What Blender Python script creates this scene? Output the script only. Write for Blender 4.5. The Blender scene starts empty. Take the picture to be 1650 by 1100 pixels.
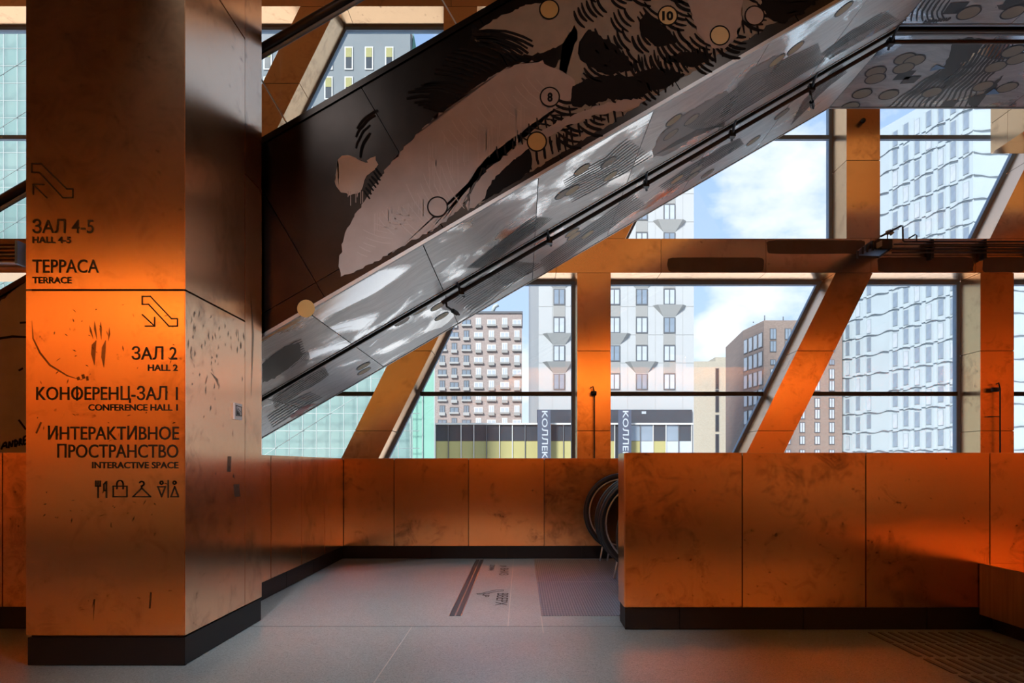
import bpy, bmesh, math, random
from mathutils import Vector, noise
random.seed(7)
SC = bpy.context.scene
COL = SC.collection

# ------------------------------------------------------------------ camera
F, CX, CY, EYE = 1100.0, 840.0, 750.0, 1.2          # focal length and vanishing point in 1650x1100 pixels, eye height
cd = bpy.data.cameras.new('camera'); cam = bpy.data.objects.new('camera', cd); COL.objects.link(cam)
cam.location = (0, 0, EYE); cam.rotation_euler = (math.pi/2, 0, 0)
cd.sensor_width = 36; cd.lens = F/1650*36; cd.shift_x = (825-CX)/1650; cd.shift_y = (CY-550)/1650
cd.clip_end = 2000
SC.camera = cam
SC.view_settings.view_transform = 'Standard'; SC.view_settings.look = 'None'
SC.view_settings.exposure = 0.97; SC.view_settings.gamma = 1.0; SC.view_settings.use_curve_mapping = False

# ------------------------------------------------------------------ node helper
def N(nt, typ, ins=None, **kw):
    n = nt.nodes.new('ShaderNode'+typ)
    for k, v in kw.items(): setattr(n, k, v)
    for k, v in (ins or {}).items():
        s = n.inputs[k]
        if isinstance(v, bpy.types.NodeSocket): nt.links.new(v, s)
        else: s.default_value = v
    return n
def ramp(nt, fac, stops):
    r = nt.nodes.new('ShaderNodeValToRGB'); nt.links.new(fac, r.inputs[0])
    e = r.color_ramp.elements
    while len(e) < len(stops): e.new(0.5)
    for el, (p, c) in zip(e, stops):
        el.position = p; el.color = (*c, 1) if len(c) == 3 else c
    return r.outputs[0]
def mixc(nt, fac, a, b, bt='MIX'):
    m = nt.nodes.new('ShaderNodeMix'); m.data_type = 'RGBA'; m.blend_type = bt
    for i, v in ((0, fac), (6, a), (7, b)):
        if isinstance(v, bpy.types.NodeSocket): nt.links.new(v, m.inputs[i])
        else: m.inputs[i].default_value = v if i == 0 else (*v, 1)
    return m.outputs[2]
def math_(nt, op, a, b=0.0, c=0.0):
    m = nt.nodes.new('ShaderNodeMath'); m.operation = op
    for i, v in enumerate((a, b, c)):
        if isinstance(v, bpy.types.NodeSocket): nt.links.new(v, m.inputs[i])
        else: m.inputs[i].default_value = v
    return m.outputs[0]

# ------------------------------------------------------------------ world: blue sky with drifting cloud
W = bpy.data.worlds.new('sky'); SC.world = W; W.use_nodes = True
nt = W.node_tree; nt.nodes.clear()
tc = N(nt, 'TexCoord'); sep = N(nt, 'SeparateXYZ', {0: tc.outputs['Generated']})
up = math_(nt, 'MAXIMUM', sep.outputs[2], 0.0)
grad = ramp(nt, up, [(0.0, (0.54, 0.62, 0.72)), (0.22, (0.34, 0.46, 0.68)), (0.45, (0.27, 0.39, 0.64)), (1.0, (0.22, 0.35, 0.62))])
mp = N(nt, 'Mapping', {0: tc.outputs['Generated'], 1: (0.35, 0.1, 0.2), 3: (1, 1, 1.7)})
n1 = N(nt, 'TexNoise', {'Vector': mp.outputs[0], 'Scale': 5.0, 'Detail': 9.0, 'Roughness': 0.58})
dirs = N(nt, 'VectorMath', {0: tc.outputs['Generated']}, operation='NORMALIZE').outputs[0]
cov = None
for (px, py, r, s) in ((1245, 315, .09, .10), (1190, 355, .06, .08), (1160, 530, .04, .22), (1300, 285, .06, .10), (1090, 480, .05, -.05)):
    v = Vector(((px-CX)/F, 1, (CY-py)/F)).normalized()
    d = N(nt, 'VectorMath', {0: dirs, 1: v}, operation='DISTANCE').outputs['Value']
    t = math_(nt, 'MULTIPLY', math_(nt, 'SMOOTH_MAX', math_(nt, 'SUBTRACT', 1.0, math_(nt, 'DIVIDE', d, r)), 0.0, 0.1), s)
    cov = t if cov is None else math_(nt, 'ADD', cov, t)
cl = ramp(nt, math_(nt, 'ADD', n1.outputs[0], cov), [(0.52, (0, 0, 0)), (0.60, (.45, .45, .45)), (0.74, (1, 1, 1))])
skyc = mixc(nt, cl, grad, (0.74, 0.74, 0.75))
bg = N(nt, 'Background', {0: skyc, 1: .92}); out = N(nt, 'OutputWorld', {0: bg.outputs[0]})

# ------------------------------------------------------------------ sun, high behind the hall: lights the street, the roof keeps it out of the hall
sd = bpy.data.lights.new('sun', 'SUN'); sd.energy = 4.5; sd.angle = 0.2; sd.color = (1, .95, .88)
so = bpy.data.objects.new('sun', sd); COL.objects.link(so)
so.rotation_euler = Vector((0.45, 0.75, -0.62)).to_track_quat('-Z', 'Y').to_euler()

# ------------------------------------------------------------------ materials
MATS = {}
def newmat(name):
    m = bpy.data.materials.new(name); m.use_nodes = True
    nt = m.node_tree; b = nt.nodes['Principled BSDF']; MATS[name] = m
    return m, nt, b
def plain(name, col, rough=.5, metal=0.0, spec=.5, var=0.0, scale=6.0):
    m, nt, b = newmat(name)
    b.inputs['Base Color'].default_value = (*col, 1); b.inputs['Roughness'].default_value = rough
    b.inputs['Metallic'].default_value = metal; b.inputs['Specular IOR Level'].default_value = spec
    t = N(nt, 'TexCoord'); n = N(nt, 'TexNoise', {'Vector': t.outputs['Object'], 'Scale': scale, 'Detail': 4.0})
    v = max(var, .04)
    c = mixc(nt, n.outputs[0], tuple(x*(1-v) for x in col), tuple(min(1, x*(1+v)) for x in col))
    nt.links.new(c, b.inputs['Base Color'])
    return m

def copper(name, base, stain, amount, rough=.3, streak=.07, wav=.02):
    m, nt, b = newmat(name)
    t = N(nt, 'TexCoord'); oi = N(nt, 'ObjectInfo')
    off = N(nt, 'VectorMath', {0: t.outputs['Object'], 1: N(nt, 'CombineXYZ', {0: math_(nt, 'MULTIPLY', oi.outputs['Random'], 37.0), 1: math_(nt, 'MULTIPLY', oi.outputs['Random'], 11.0), 2: math_(nt, 'MULTIPLY', oi.outputs['Random'], 23.0)}).outputs[0]}, operation='ADD').outputs[0]
    st = N(nt, 'Mapping', {0: off, 3: (60, 60, .25)})
    brush = N(nt, 'TexNoise', {'Vector': st.outputs[0], 'Scale': 1.0, 'Detail': 5.0, 'Roughness': .6}).outputs[0]
    big = N(nt, 'TexNoise', {'Vector': off, 'Scale': 1.3, 'Detail': 5.0, 'Roughness': .65, 'Distortion': .5}).outputs[0]
    blot = N(nt, 'TexNoise', {'Vector': off, 'Scale': 5.5, 'Detail': 8.0, 'Roughness': .7, 'Distortion': 1.2}).outputs[0]
    fine = N(nt, 'TexNoise', {'Vector': off, 'Scale': 24.0, 'Detail': 4.0, 'Roughness': .6}).outputs[0]
    sm = ramp(nt, math_(nt, 'ADD', math_(nt, 'MULTIPLY', big, .55), math_(nt, 'MULTIPLY', blot, .55)), [(.57, (0, 0, 0)), (.72, (1, 1, 1))])
    sp = ramp(nt, math_(nt, 'ADD', math_(nt, 'MULTIPLY', fine, .6), math_(nt, 'MULTIPLY', blot, .45)), [(.64, (0, 0, 0)), (.69, (1, 1, 1))])
    c1 = mixc(nt, math_(nt, 'MULTIPLY', sm, amount), base, stain)
    c1 = mixc(nt, math_(nt, 'MULTIPLY', sp, amount), c1, tuple(x*.5 for x in stain))
    c2 = mixc(nt, math_(nt, 'MULTIPLY', brush, streak*2), c1, tuple(x*.55 for x in base))
    hv = N(nt, 'HueSaturation', {'Hue': .5, 'Saturation': 1.0, 'Value': math_(nt, 'MULTIPLY_ADD', oi.outputs['Random'], .16, .94), 'Color': c2})
    nt.links.new(hv.outputs[0], b.inputs['Base Color'])
    b.inputs['Metallic'].default_value = 1.0
    geo = N(nt, 'NewGeometry')
    tan = N(nt, 'VectorMath', {0: N(nt, 'VectorMath', {0: geo.outputs['True Normal'], 1: (.0, .003, .0)}, operation='ADD').outputs[0], 1: (0, 0, 1)}, operation='CROSS_PRODUCT').outputs[0]
    nt.links.new(N(nt, 'VectorMath', {0: tan}, operation='NORMALIZE').outputs[0], b.inputs['Tangent']); b.inputs['Anisotropic'].default_value = .75
    r = math_(nt, 'MULTIPLY_ADD', brush, .04, rough-.025)
    nt.links.new(r, b.inputs['Roughness'])
    lo = N(nt, 'TexNoise', {'Vector': off, 'Scale': 1.1, 'Detail': 1.0}).outputs[0]
    bp = N(nt, 'Bump', {'Strength': .35, 'Distance': wav, 'Height': math_(nt, 'ADD', lo, math_(nt, 'MULTIPLY', brush, .004))})
    nt.links.new(bp.outputs[0], b.inputs['Normal'])
    return m
M = {}
M['copper'] = copper('copper_cladding', (.96, .60, .36), (.30, .15, .09), .5, .24)
M['copper_worn'] = copper('worn_copper_cladding', (.84, .43, .18), (.20, .09, .05), .72, .24)
M['copper_rough'] = copper('aged_copper_wall', (.86, .37, .10), (.35, .15, .05), .4, .55)
M['copper_reflector'] = copper('orange_copper_reflector', (.90, .39, .11), (.30, .12, .05), .4, .24)  # saturated colour of the added reflector panels
M['patina'] = plain('brown_patina', (.095, .068, .062), .5, .25, .5, .3, 5)
M['smudge'] = plain('dark_smudge', (.07, .032, .018), .5, .3)
_nt = M['smudge'].node_tree; _o = _nt.nodes['Material Output']; _b = _nt.nodes['Principled BSDF']; _t = N(_nt, 'BsdfTransparent')
_nt.links.new(N(_nt, 'MixShader', {0: .55, 1: _t.outputs[0], 2: _b.outputs[0]}).outputs[0], _o.inputs[0])
M['black'] = plain('black_metal', (.012, .012, .013), .42, 0, .5)
M['plinth'] = plain('black_plinth_steel', (.014, .014, .016), .5, 0, .25)
M['gap'] = plain('shadow_gap_backing', (.02, .012, .008), .8)
M['ink'] = plain('black_lettering', (.015, .012, .010), .45)
M['frame'] = plain('slate_window_frame', (.24, .34, .48), .5, 0, .2)
M['steel'] = plain('bright_steel', (.62, .63, .65), .28, 1.0)
M['pipe'] = plain('brown_pipe', (.045, .028, .022), .45, .2)
M['rubber'] = plain('black_rubber', (.012, .012, .014), .35)
M['paint_taupe'] = plain('taupe_paint', (.27, .225, .215), .55, 0, .4, .22, 7)
M['paint_drip'] = plain('thin_taupe_paint', (.31, .265, .25), .6)
M['paint_olive'] = plain('olive_grey_paint', (.20, .175, .145), .55, 0, .4, .25, 7)
M['paint_pale'] = plain('pale_grey_paint', (.40, .36, .33), .55, 0, .4, .12, 9)
M['paint_black'] = plain('black_paint', (.006, .006, .007), .75, 0, .12)
M['paint_gold'] = plain('gold_paint', (.40, .27, .10), .45, .2, .5, .1)
M['paint_sand'] = plain('sand_paint', (.42, .36, .27), .5, 0, .5, .1)
M['paint_charcoal'] = plain('charcoal_paint', (.06, .06, .065), .45)
M['paint_grey'] = plain('mid_grey_paint', (.40, .39, .385), .5, 0, .5, .1)
M['paint_white'] = plain('white_paint', (.66, .66, .66), .5)
M['paint_blue'] = plain('blue_paint', (.25, .46, .75), .5)
M['paint_pink'] = plain('pink_paint', (.70, .34, .34), .5)
M['white_plate'] = plain('white_plate', (.72, .72, .74), .4)
M['bar_steel'] = plain('dull_steel', (.20, .20, .21), .5, .6)
M['trim_grey'] = plain('grey_edge_trim', (.40, .40, .41), .4, .6)
M['wood'] = None

def glass(name, tint=(1, 1, 1), ior=1.45, rough=0.0):
    m = bpy.data.materials.new(name); m.use_nodes = True; nt = m.node_tree; nt.nodes.clear()
    tr = N(nt, 'BsdfTransparent', {0: (*tint, 1)}); gl = N(nt, 'BsdfGlossy', {0: (1, 1, 1, 1), 'Roughness': rough})
    geo = N(nt, 'NewGeometry'); fr = N(nt, 'Fresnel', {0: math_(nt, 'MULTIPLY_ADD', geo.outputs['Backfacing'], 1/ior-ior, ior)})   # same reflectance from both sides of the sheet
    mx = N(nt, 'MixShader', {0: math_(nt, 'MULTIPLY', fr.outputs[0], .8), 1: tr.outputs[0], 2: gl.outputs[0]})
    N(nt, 'OutputMaterial', {0: mx.outputs[0]})
    return m
M['glass'] = glass('window_glass', (.97, .99, .99))
M['bal_glass'] = glass('balustrade_glass', (.93, .95, .95))

# side of the escalator: dark bronze sheet
m, nt, b = newmat('dark_bronze_sheet'); M['bronze'] = m
t = N(nt, 'TexCoord'); n = N(nt, 'TexNoise', {'Vector': t.outputs['Object'], 'Scale': 2.2, 'Detail': 6.0})
nt.links.new(ramp(nt, n.outputs[0], [(.3, (.028, .023, .021)), (.7, (.046, .038, .034))]), b.inputs['Base Color'])
b.inputs['Metallic'].default_value = 1; b.inputs['Roughness'].default_value = .30
# underside: painted and polished steel
m, nt, b = newmat('painted_steel_soffit'); M['soffit'] = m
t = N(nt, 'TexCoord'); oi = N(nt, 'ObjectInfo')
off = N(nt, 'VectorMath', {0: t.outputs['Object'], 1: N(nt, 'CombineXYZ', {0: math_(nt, 'MULTIPLY', oi.outputs['Random'], 31.0), 1: 0.0, 2: 0.0}).outputs[0]}, operation='ADD').outputs[0]
dist = N(nt, 'TexNoise', {'Vector': off, 'Scale': 1.6, 'Detail': 3.0})
wv = N(nt, 'VectorMath', {0: off, 1: N(nt, 'VectorMath', {0: dist.outputs['Color'], 1: (.5, .5, .5)}, operation='MULTIPLY').outputs[0]}, operation='ADD').outputs[0]
brush = N(nt, 'TexNoise', {'Vector': N(nt, 'Mapping', {0: wv, 2: (0, -.5, .9), 3: (3, 22, 3)}).outputs[0], 'Scale': 1.0, 'Detail': 6.0, 'Roughness': .65}).outputs[0]
patch = N(nt, 'TexNoise', {'Vector': off, 'Scale': 1.2, 'Detail': 5.0, 'Distortion': .9}).outputs[0]
bare = ramp(nt, math_(nt, 'ADD', patch, math_(nt, 'MULTIPLY', brush, .10)), [(.60, (0, 0, 0)), (.68, (1, 1, 1))])
pc = ramp(nt, brush, [(.30, (.46, .465, .47)), (.5, (.60, .605, .61)), (.72, (.74, .74, .74))])
nt.links.new(mixc(nt, bare, pc, (.66, .66, .68)), b.inputs['Base Color'])
nt.links.new(math_(nt, 'MULTIPLY_ADD', bare, .88, .12), b.inputs['Metallic'])
nt.links.new(math_(nt, 'MULTIPLY_ADD', bare, -.16, .32), b.inputs['Roughness'])
bp = N(nt, 'Bump', {'Strength': .3, 'Distance': .015, 'Height': patch}); nt.links.new(bp.outputs[0], b.inputs['Normal'])
# polished speckled concrete floor
m, nt, b = newmat('polished_concrete'); M['floor'] = m
t = N(nt, 'TexCoord')
sp = N(nt, 'TexVoronoi', {'Vector': t.outputs['Object'], 'Scale': 170.0}).outputs['Color']
spv = N(nt, 'SeparateColor', {0: sp}).outputs[0]
big = N(nt, 'TexNoise', {'Vector': t.outputs['Object'], 'Scale': 1.1, 'Detail': 5.0}).outputs[0]
c = ramp(nt, spv, [(.0, (.15, .185, .20)), (.18, (.265, .325, .355)), (.6, (.315, .385, .42)), (1.0, (.42, .50, .54))])
c = mixc(nt, math_(nt, 'MULTIPLY', big, .5), c, (.20, .245, .265))
nt.links.new(c, b.inputs['Base Color'])
nt.links.new(math_(nt, 'MULTIPLY_ADD', big, .12, .285), b.inputs['Roughness'])
# wood veneer
m, nt, b = newmat('oak_veneer'); M['wood'] = m
t = N(nt, 'TexCoord'); n = N(nt, 'TexNoise', {'Vector': N(nt, 'Mapping', {0: t.outputs['Object'], 3: (40, 40, 2)}).outputs[0], 'Scale': 1.0, 'Detail': 6.0})
nt.links.new(ramp(nt, n.outputs[0], [(.3, (.23, .12, .05)), (.7, (.36, .20, .09))]), b.inputs['Base Color']); b.inputs['Roughness'].default_value = .45
# ribbed landing plate
m, nt, b = newmat('ribbed_steel_plate'); M['grate'] = m
t = N(nt, 'TexCoord'); wv = N(nt, 'TexWave', {'Vector': t.outputs['Object'], 'Scale': 9.0}, bands_direction='Y')
wv2 = N(nt, 'TexWave', {'Vector': t.outputs['Object'], 'Scale': 14.0}, bands_direction='X')
nt.links.new(mixc(nt, math_(nt, 'MULTIPLY', wv.outputs[1], wv2.outputs[1]), (.24, .26, .30), (.58, .60, .66)), b.inputs['Base Color'])
b.inputs['Metallic'].default_value = .8; b.inputs['Roughness'].default_value = .42
bp = N(nt, 'Bump', {'Strength': .8, 'Distance': .006, 'Height': math_(nt, 'MULTIPLY', wv.outputs[1], wv2.outputs[1])}); nt.links.new(bp.outputs[0], b.inputs['Normal'])
# outdoors
def brickmat(name, c1, c2, mortar, scale):
    m, nt, b = newmat(name); t = N(nt, 'TexCoord')
    br = N(nt, 'TexBrick', {'Vector': N(nt, 'Mapping', {0: t.outputs['Object'], 2: (math.pi/2, 0, 0)}).outputs[0], 'Color1': (*c1, 1), 'Color2': (*c2, 1), 'Mortar': (*mortar, 1), 'Scale': scale, 'Mortar Size': .02})
    n = N(nt, 'TexNoise', {'Vector': t.outputs['Object'], 'Scale': .35, 'Detail': 5.0})
    nt.links.new(mixc(nt, math_(nt, 'MULTIPLY', n.outputs[0], .35), br.outputs[0], mortar), b.inputs['Base Color']); b.inputs['Roughness'].default_value = .85
    return m
M['brick_red'] = brickmat('hazed_red_brown_brick', (.205, .165, .155), (.275, .23, .22), (.25, .22, .215), 1.6)  # distance haze mixed into the brick colour: greyer, with less contrast
M['brick_tan'] = brickmat('tan_brick', (0.311, 0.286, 0.236), (0.373, 0.342, 0.286), (0.342, 0.323, 0.279), 2.2)
M['brick_brown'] = brickmat('brown_brick', (0.161, 0.122, 0.109), (0.200, 0.154, 0.136), (0.181, 0.148, 0.136), 1.6)
M['white_panel'] = plain('white_facade_panel', (0.319, 0.338, 0.357), .5, 0, .4, .05, .3)
M['white_panel2'] = plain('cool_white_facade_panel', (0.323, 0.380, 0.420), .35, 0, .5, .08, .25)
M['facet'] = plain('grey_facet_panel', (0.259, 0.270, 0.276), .55)
M['spandrel'] = plain('grey_spandrel', (0.216, 0.221, 0.221), .55)
M['win'] = plain('facade_window_glass', (0.203, 0.251, 0.311), .12, .25, .7, .25, .8)
M['winlight'] = plain('pale_facade_window_glass', (0.365, 0.403, 0.452), .15, .1, .6, .2, .8)
M['windark'] = plain('dark_facade_window_glass', (0.032, 0.039, 0.051), .15, 0, .7, .3, .8)
M['winframe'] = plain('facade_window_frame', (0.074, 0.083, 0.097), .5)
M['winwhite'] = plain('white_window_frame', (0.431, 0.438, 0.438), .5)
M['yellow'] = plain('yellow_blind', (0.285, 0.267, 0.120), .7, 0, .3, .12, .4)
M['render_grey'] = plain('grey_render', (0.184, 0.202, 0.221), .85, 0, .3, .1, .25)
M['ledge'] = plain('facade_ledge', (.28, .33, .37), .5)
M['paleframe'] = plain('pale_window_frame', (.20, .24, .28), .5)
M['net_green'] = plain('green_safety_net', (.17, .33, .28), .9, 0, .1, .2, .4)
M['scaf'] = plain('scaffold_tube', (0.313, 0.359, 0.359), .6)
M['asphalt'] = plain('pale_street_paving', (.68, .64, .58), .9)
m = bpy.data.materials.new('teal_mesh_net'); m.use_nodes = True; nt = m.node_tree; nt.nodes.clear(); M['net'] = m
t = N(nt, 'TexCoord'); n = N(nt, 'TexNoise', {'Vector': t.outputs['Object'], 'Scale': .25, 'Detail': 6.0})
df = N(nt, 'BsdfDiffuse', {0: ramp(nt, n.outputs[0], [(.3, (.24, .40, .39)), (.7, (.34, .47, .45))])}); trp = N(nt, 'BsdfTransparent')
tl = N(nt, 'BsdfTranslucent', {0: (.28, .46, .44, 1)}); ad = N(nt, 'MixShader', {0: .3, 1: df.outputs[0], 2: tl.outputs[0]})
N(nt, 'OutputMaterial', {0: N(nt, 'MixShader', {0: .45, 1: ad.outputs[0], 2: trp.outputs[0]}).outputs[0]})
m = bpy.data.materials.new('added_lamp_glow'); m.use_nodes = True; nt = m.node_tree; nt.nodes.clear(); M['lamp'] = m
N(nt, 'OutputMaterial', {0: N(nt, 'Emission', {0: (1, .70, .36, 1), 1: 60.0}).outputs[0]})  # glow of the added, unseen lamps

# ------------------------------------------------------------------ geometry helpers
WLOC = {}
def link(name, verts, faces, mat, parent=None, smooth=False, kind=None):
    """one mesh object, origin at its centre, vertices given in world metres"""
    lo = [min(v[i] for v in verts) for i in range(3)]; hi = [max(v[i] for v in verts) for i in range(3)]
    c = Vector(((lo[0]+hi[0])/2, (lo[1]+hi[1])/2, (lo[2]+hi[2])/2))
    me = bpy.data.meshes.new(name); me.from_pydata([tuple(Vector(v)-c) for v in verts], [], faces); me.update()
    bm = bmesh.new(); bm.from_mesh(me); bmesh.ops.recalc_face_normals(bm, faces=bm.faces); bm.to_mesh(me); bm.free()
    if mat: me.materials.append(mat)
    if smooth:
        for p in me.polygons: p.use_smooth = True
    o = bpy.data.objects.new(name, me); COL.objects.link(o)
    WLOC[o] = c.copy()
    if parent is not None:
        o.parent = parent; o.location = c-WLOC[parent]
    else: o.location = c
    if kind: o['kind'] = kind
    return o
def empty(name, loc, label=None, cat=None, group=None, kind=None):
    o = bpy.data.objects.new(name, None); COL.objects.link(o); o.location = loc; o.empty_display_size = .1
    WLOC[o] = Vector(loc)
    return tag(o, label, cat, group, kind)
def tag(o, label=None, cat=None, group=None, kind=None):
    if label: o['label'] = label
    if cat: o['category'] = cat
    if group: o['group'] = group
    if kind: o['kind'] = kind
    return o
BF = [(0, 1, 3, 2), (4, 6, 7, 5), (0, 4, 5, 1), (2, 3, 7, 6), (0, 2, 6, 4), (1, 5, 7, 3)]
def boxg(x0, x1, y0, y1, z0, z1):
    return [(x, y, z) for x in (x0, x1) for y in (y0, y1) for z in (z0, z1)], BF
def box(name, x0, x1, y0, y1, z0, z1, mat, parent=None, kind=None, bevel=0):
    o = link(name, *boxg(x0, x1, y0, y1, z0, z1), mat, parent, kind=kind)
    if bevel:
        bm = bmesh.new(); bm.from_mesh(o.data); bmesh.ops.bevel(bm, geom=bm.edges[:], offset=bevel, segments=1, affect='EDGES'); bm.to_mesh(o.data); bm.free()
    return o
def prism(name, pts, vec, mat, parent=None, kind=None):
    n = len(pts); vec = Vector(vec)
    v = [Vector(p) for p in pts]+[Vector(p)+vec for p in pts]
    f = [tuple(range(n)), tuple(range(2*n-1, n-1, -1))]+[(i, (i+1) % n, n+(i+1) % n, n+i) for i in range(n)]
    return link(name, v, f, mat, parent, kind=kind)
class MB:
    def __init__(s): s.v = []; s.f = []
    def add(s, v, f):
        k = len(s.v); s.v += [tuple(p) for p in v]; s.f += [tuple(i+k for i in q) for q in f]; return s
    def box(s, *a): return s.add(*boxg(*a))
    def tube(s, pts, r, n=8, closed=False): return s.add(*tubeg(pts, r, n, closed))
    def build(s, name, mat, parent=None, smooth=False, kind=None): return link(name, s.v, s.f, mat, parent, smooth, kind)
def tubeg(pts, r, n=8, closed=False):
    pts = [Vector(p) for p in pts]; V = []; Fc = []; m = len(pts); ref = None
    for i, p in enumerate(pts):
        a = pts[i-1] if (i > 0 or closed) else p; b = pts[(i+1) % m] if (i < m-1 or closed) else p
        t = (b-a).normalized()
        if ref is None: ref = Vector((0, 0, 1)) if abs(t.z) < .9 else Vector((0, 1, 0))
        u = (ref-t*ref.dot(t)).normalized(); w = t.cross(u); ref = u
        V += [p+(u*math.cos(k*2*math.pi/n)+w*math.sin(k*2*math.pi/n))*r for k in range(n)]
    for i in range(m if closed else m-1):
        j = (i+1) % m
        Fc += [(i*n+k, i*n+(k+1) % n, j*n+(k+1) % n, j*n+k) for k in range(n)]
    if not closed: Fc += [tuple(range(n))[::-1], tuple((m-1)*n+k for k in range(n))]
    return V, Fc
def tube(name, pts, r, mat, parent=None, n=8, closed=False): return link(name, *tubeg(pts, r, n, closed), mat, parent, smooth=True)

# pixel -> point on a known plane of the place
class Plane:
    def __init__(s, p, n): s.p = Vector(p); s.n = Vector(n).normalized()
    def at(s, px, py, off=0.0):
        o = Vector((0, 0, EYE)); d = Vector(((px-CX)/F, 1, (CY-py)/F))
        t = (s.p+s.n*off-o).dot(s.n)/d.dot(s.n)
        return o+d*t
def P(px, py, d): return Vector(((px-CX)*d/F, d, EYE+(CY-py)*d/F))
def organic(pxs, amp, step=5.0):
    P_ = [Vector(p) for p in pxs]; n = len(P_); out = []
    for i in range(n):
        p0, p1, p2, p3 = P_[i-1], P_[i], P_[(i+1) % n], P_[(i+2) % n]; m_ = max(2, int((p2-p1).length/step))
        for k in range(m_):
            t = k/m_; q = .5*((2*p1)+(p2-p0)*t+(2*p0-5*p1+4*p2-p3)*t*t+(3*p1-p0-3*p2+p3)*t*t*t)
            q = q.lerp(p1.lerp(p2, t), .4)
            out.append((q.x+noise.noise(Vector((q.x*.13, q.y*.13, 4)))*amp, q.y+noise.noise(Vector((q.x*.13, q.y*.13, 8)))*amp))
    return out
def decal_poly(name, pxs, plane, mat, parent, off=.002, kind=None):
    if name in ('mural_patch', 'painted_patch'): pxs = organic(pxs, 5.0)
    v = [plane.at(x, y, off) for x, y in pxs]
    bm = bmesh.new(); bv = [bm.verts.new(p) for p in v]; f = bm.faces.new(bv); bmesh.ops.triangulate(bm, faces=[f])
    bm.verts.index_update(); fs = [tuple(q.index for q in g.verts) for g in bm.faces]; vs = [tuple(q.co) for q in bm.verts]; bm.free()
    return link(name, vs, fs, mat, parent, kind=kind)
def basis(plane):
    n = plane.n; u = Vector((1, 0, 0)) if abs(n.x) < .8 else Vector((0, 1, 0))
    u = (u-n*u.dot(n)).normalized(); return u, n.cross(u)
def disc(name, c, plane, r, mat, parent, off=.002, n=28, r0=0.0):
    u, w = basis(plane); c = plane.at(*c, off)
    ring = lambda q: [c+(u*math.cos(k*2*math.pi/n)+w*math.sin(k*2*math.pi/n))*q for k in range(n)]
    if r0: return link(name, ring(r)+ring(r0), [(k, (k+1) % n, n+(k+1) % n, n+k) for k in range(n)], mat, parent)
    return link(name, ring(r), [tuple(range(n))], mat, parent)
def stroke_geo(mb, pts, w, plane, off, taper=.25, w_is_px=True):
    """ribbon along a pixel polyline, laid on a plane"""
    pts = [Vector((x, y)) for x, y in pts]; n = len(pts); L = []; R = []
    for i, p in enumerate(pts):
        t = (pts[min(i+1, n-1)]-pts[max(i-1, 0)])
        if t.length < 1e-6: t = Vector((1, 0))
        t.normalize(); q = Vector((-t.y, t.x))
        k = i/(n-1); ww = w*.5*(1-taper*abs(2*k-1)**(4 if taper < .8 else 2.2)) if n > 2 else w*.5
        L.append(plane.at(*(p+q*ww), off)); R.append(plane.at(*(p-q*ww), off))
    mb.add(L+R, [(i, i+1, n+i+1, n+i) for i in range(n-1)])
def interp(poly, t):
    poly = [Vector(p) for p in poly]; L = [(poly[i+1]-poly[i]).length for i in range(len(poly)-1)]; s = sum(L)*t
    for i, l in enumerate(L):
        if s <= l or i == len(L)-1: return poly[i].lerp(poly[i+1], min(1, s/max(l, 1e-6)))
        s -= l
def fan(mb, A, B, n, w, plane, off, bulge=0.0, jit=.0, seg=7, gap=0.0, rng=random):
    for i in range(n):
        t = (i+.5)/n; a = interp(A, t); b = interp(B, t); d = b-a; q = Vector((-d.y, d.x))
        s0, s1 = rng.uniform(0, jit), 1-rng.uniform(0, jit)
        pts = []
        for k in range(seg):
            u = s0+(s1-s0)*k/(seg-1); pts.append(a+d*u+q*(bulge*4*u*(1-u))+Vector((noise.noise(Vector((i*.7, k*.8, 3)))*w*.35, noise.noise(Vector((i*.7, k*.8, 9)))*w*.35)))
        stroke_geo(mb, pts, w*rng.uniform(.8, 1.15), plane, off)
_tc = {}
def text2d(body, weight=0.0):
    """flat letter outlines as triangles: (points, faces) in font units"""
    if (body, weight) in _tc: return _tc[body, weight]
    c = bpy.data.curves.new('lettering', 'FONT'); c.body = body; c.size = 1; c.offset = weight; c.resolution_u = 3
    o = bpy.data.objects.new('lettering', c); COL.objects.link(o)
    dg = bpy.context.evaluated_depsgraph_get(); dg.update()
    me = bpy.data.meshes.new_from_object(o.evaluated_get(dg))
    v = [tuple(p.co)[:2] for p in me.vertices]; f = [tuple(p.vertices) for p in me.polygons]
    bpy.data.objects.remove(o); bpy.data.curves.remove(c); bpy.data.meshes.remove(me)
    _tc[body, weight] = (v, f); return v, f
LOOK = str.maketrans('АВЕКМНОРСТХФ', 'ABEKMHOPCTXO')      # capitals drawn the same in both alphabets
def text_px(name, body, x0, x1, y0, y1, plane, mat, parent, off=.002, weight=.012, desc=0.0):
    """letters fitted to the pixel box x0..x1, cap height y0..y1"""
    fi = body.find('Ф'); body = body.translate(LOOK)
    v, f = text2d(body, weight); v = list(v); f = list(f)
    if fi >= 0:                                             # the letter is a round bowl crossed by a stem
        hi_ = max(p[0] for p in text2d(body[:fi+1], weight)[0]); ow = text2d('O', weight)[0]; w_ = max(p[0] for p in ow)-min(p[0] for p in ow); cx = hi_-w_/2
        hh = max(p[1] for p in text2d('H', weight)[0]); st = .05; n_ = len(v)
        v += [(cx-st, -.04), (cx+st, -.04), (cx+st, hh+.04), (cx-st, hh+.04)]; f.append((n_, n_+1, n_+2, n_+3))
    capv, _ = text2d('H', weight); ch = max(p[1] for p in capv)
    a = min(p[0] for p in v); b = max(p[0] for p in v)
    vs = [plane.at(x0+(p[0]-a)/(b-a)*(x1-x0), y1-p[1]/ch*(y1-y0), off) for p in v]
    return link(name, vs, f, mat, parent)
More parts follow.
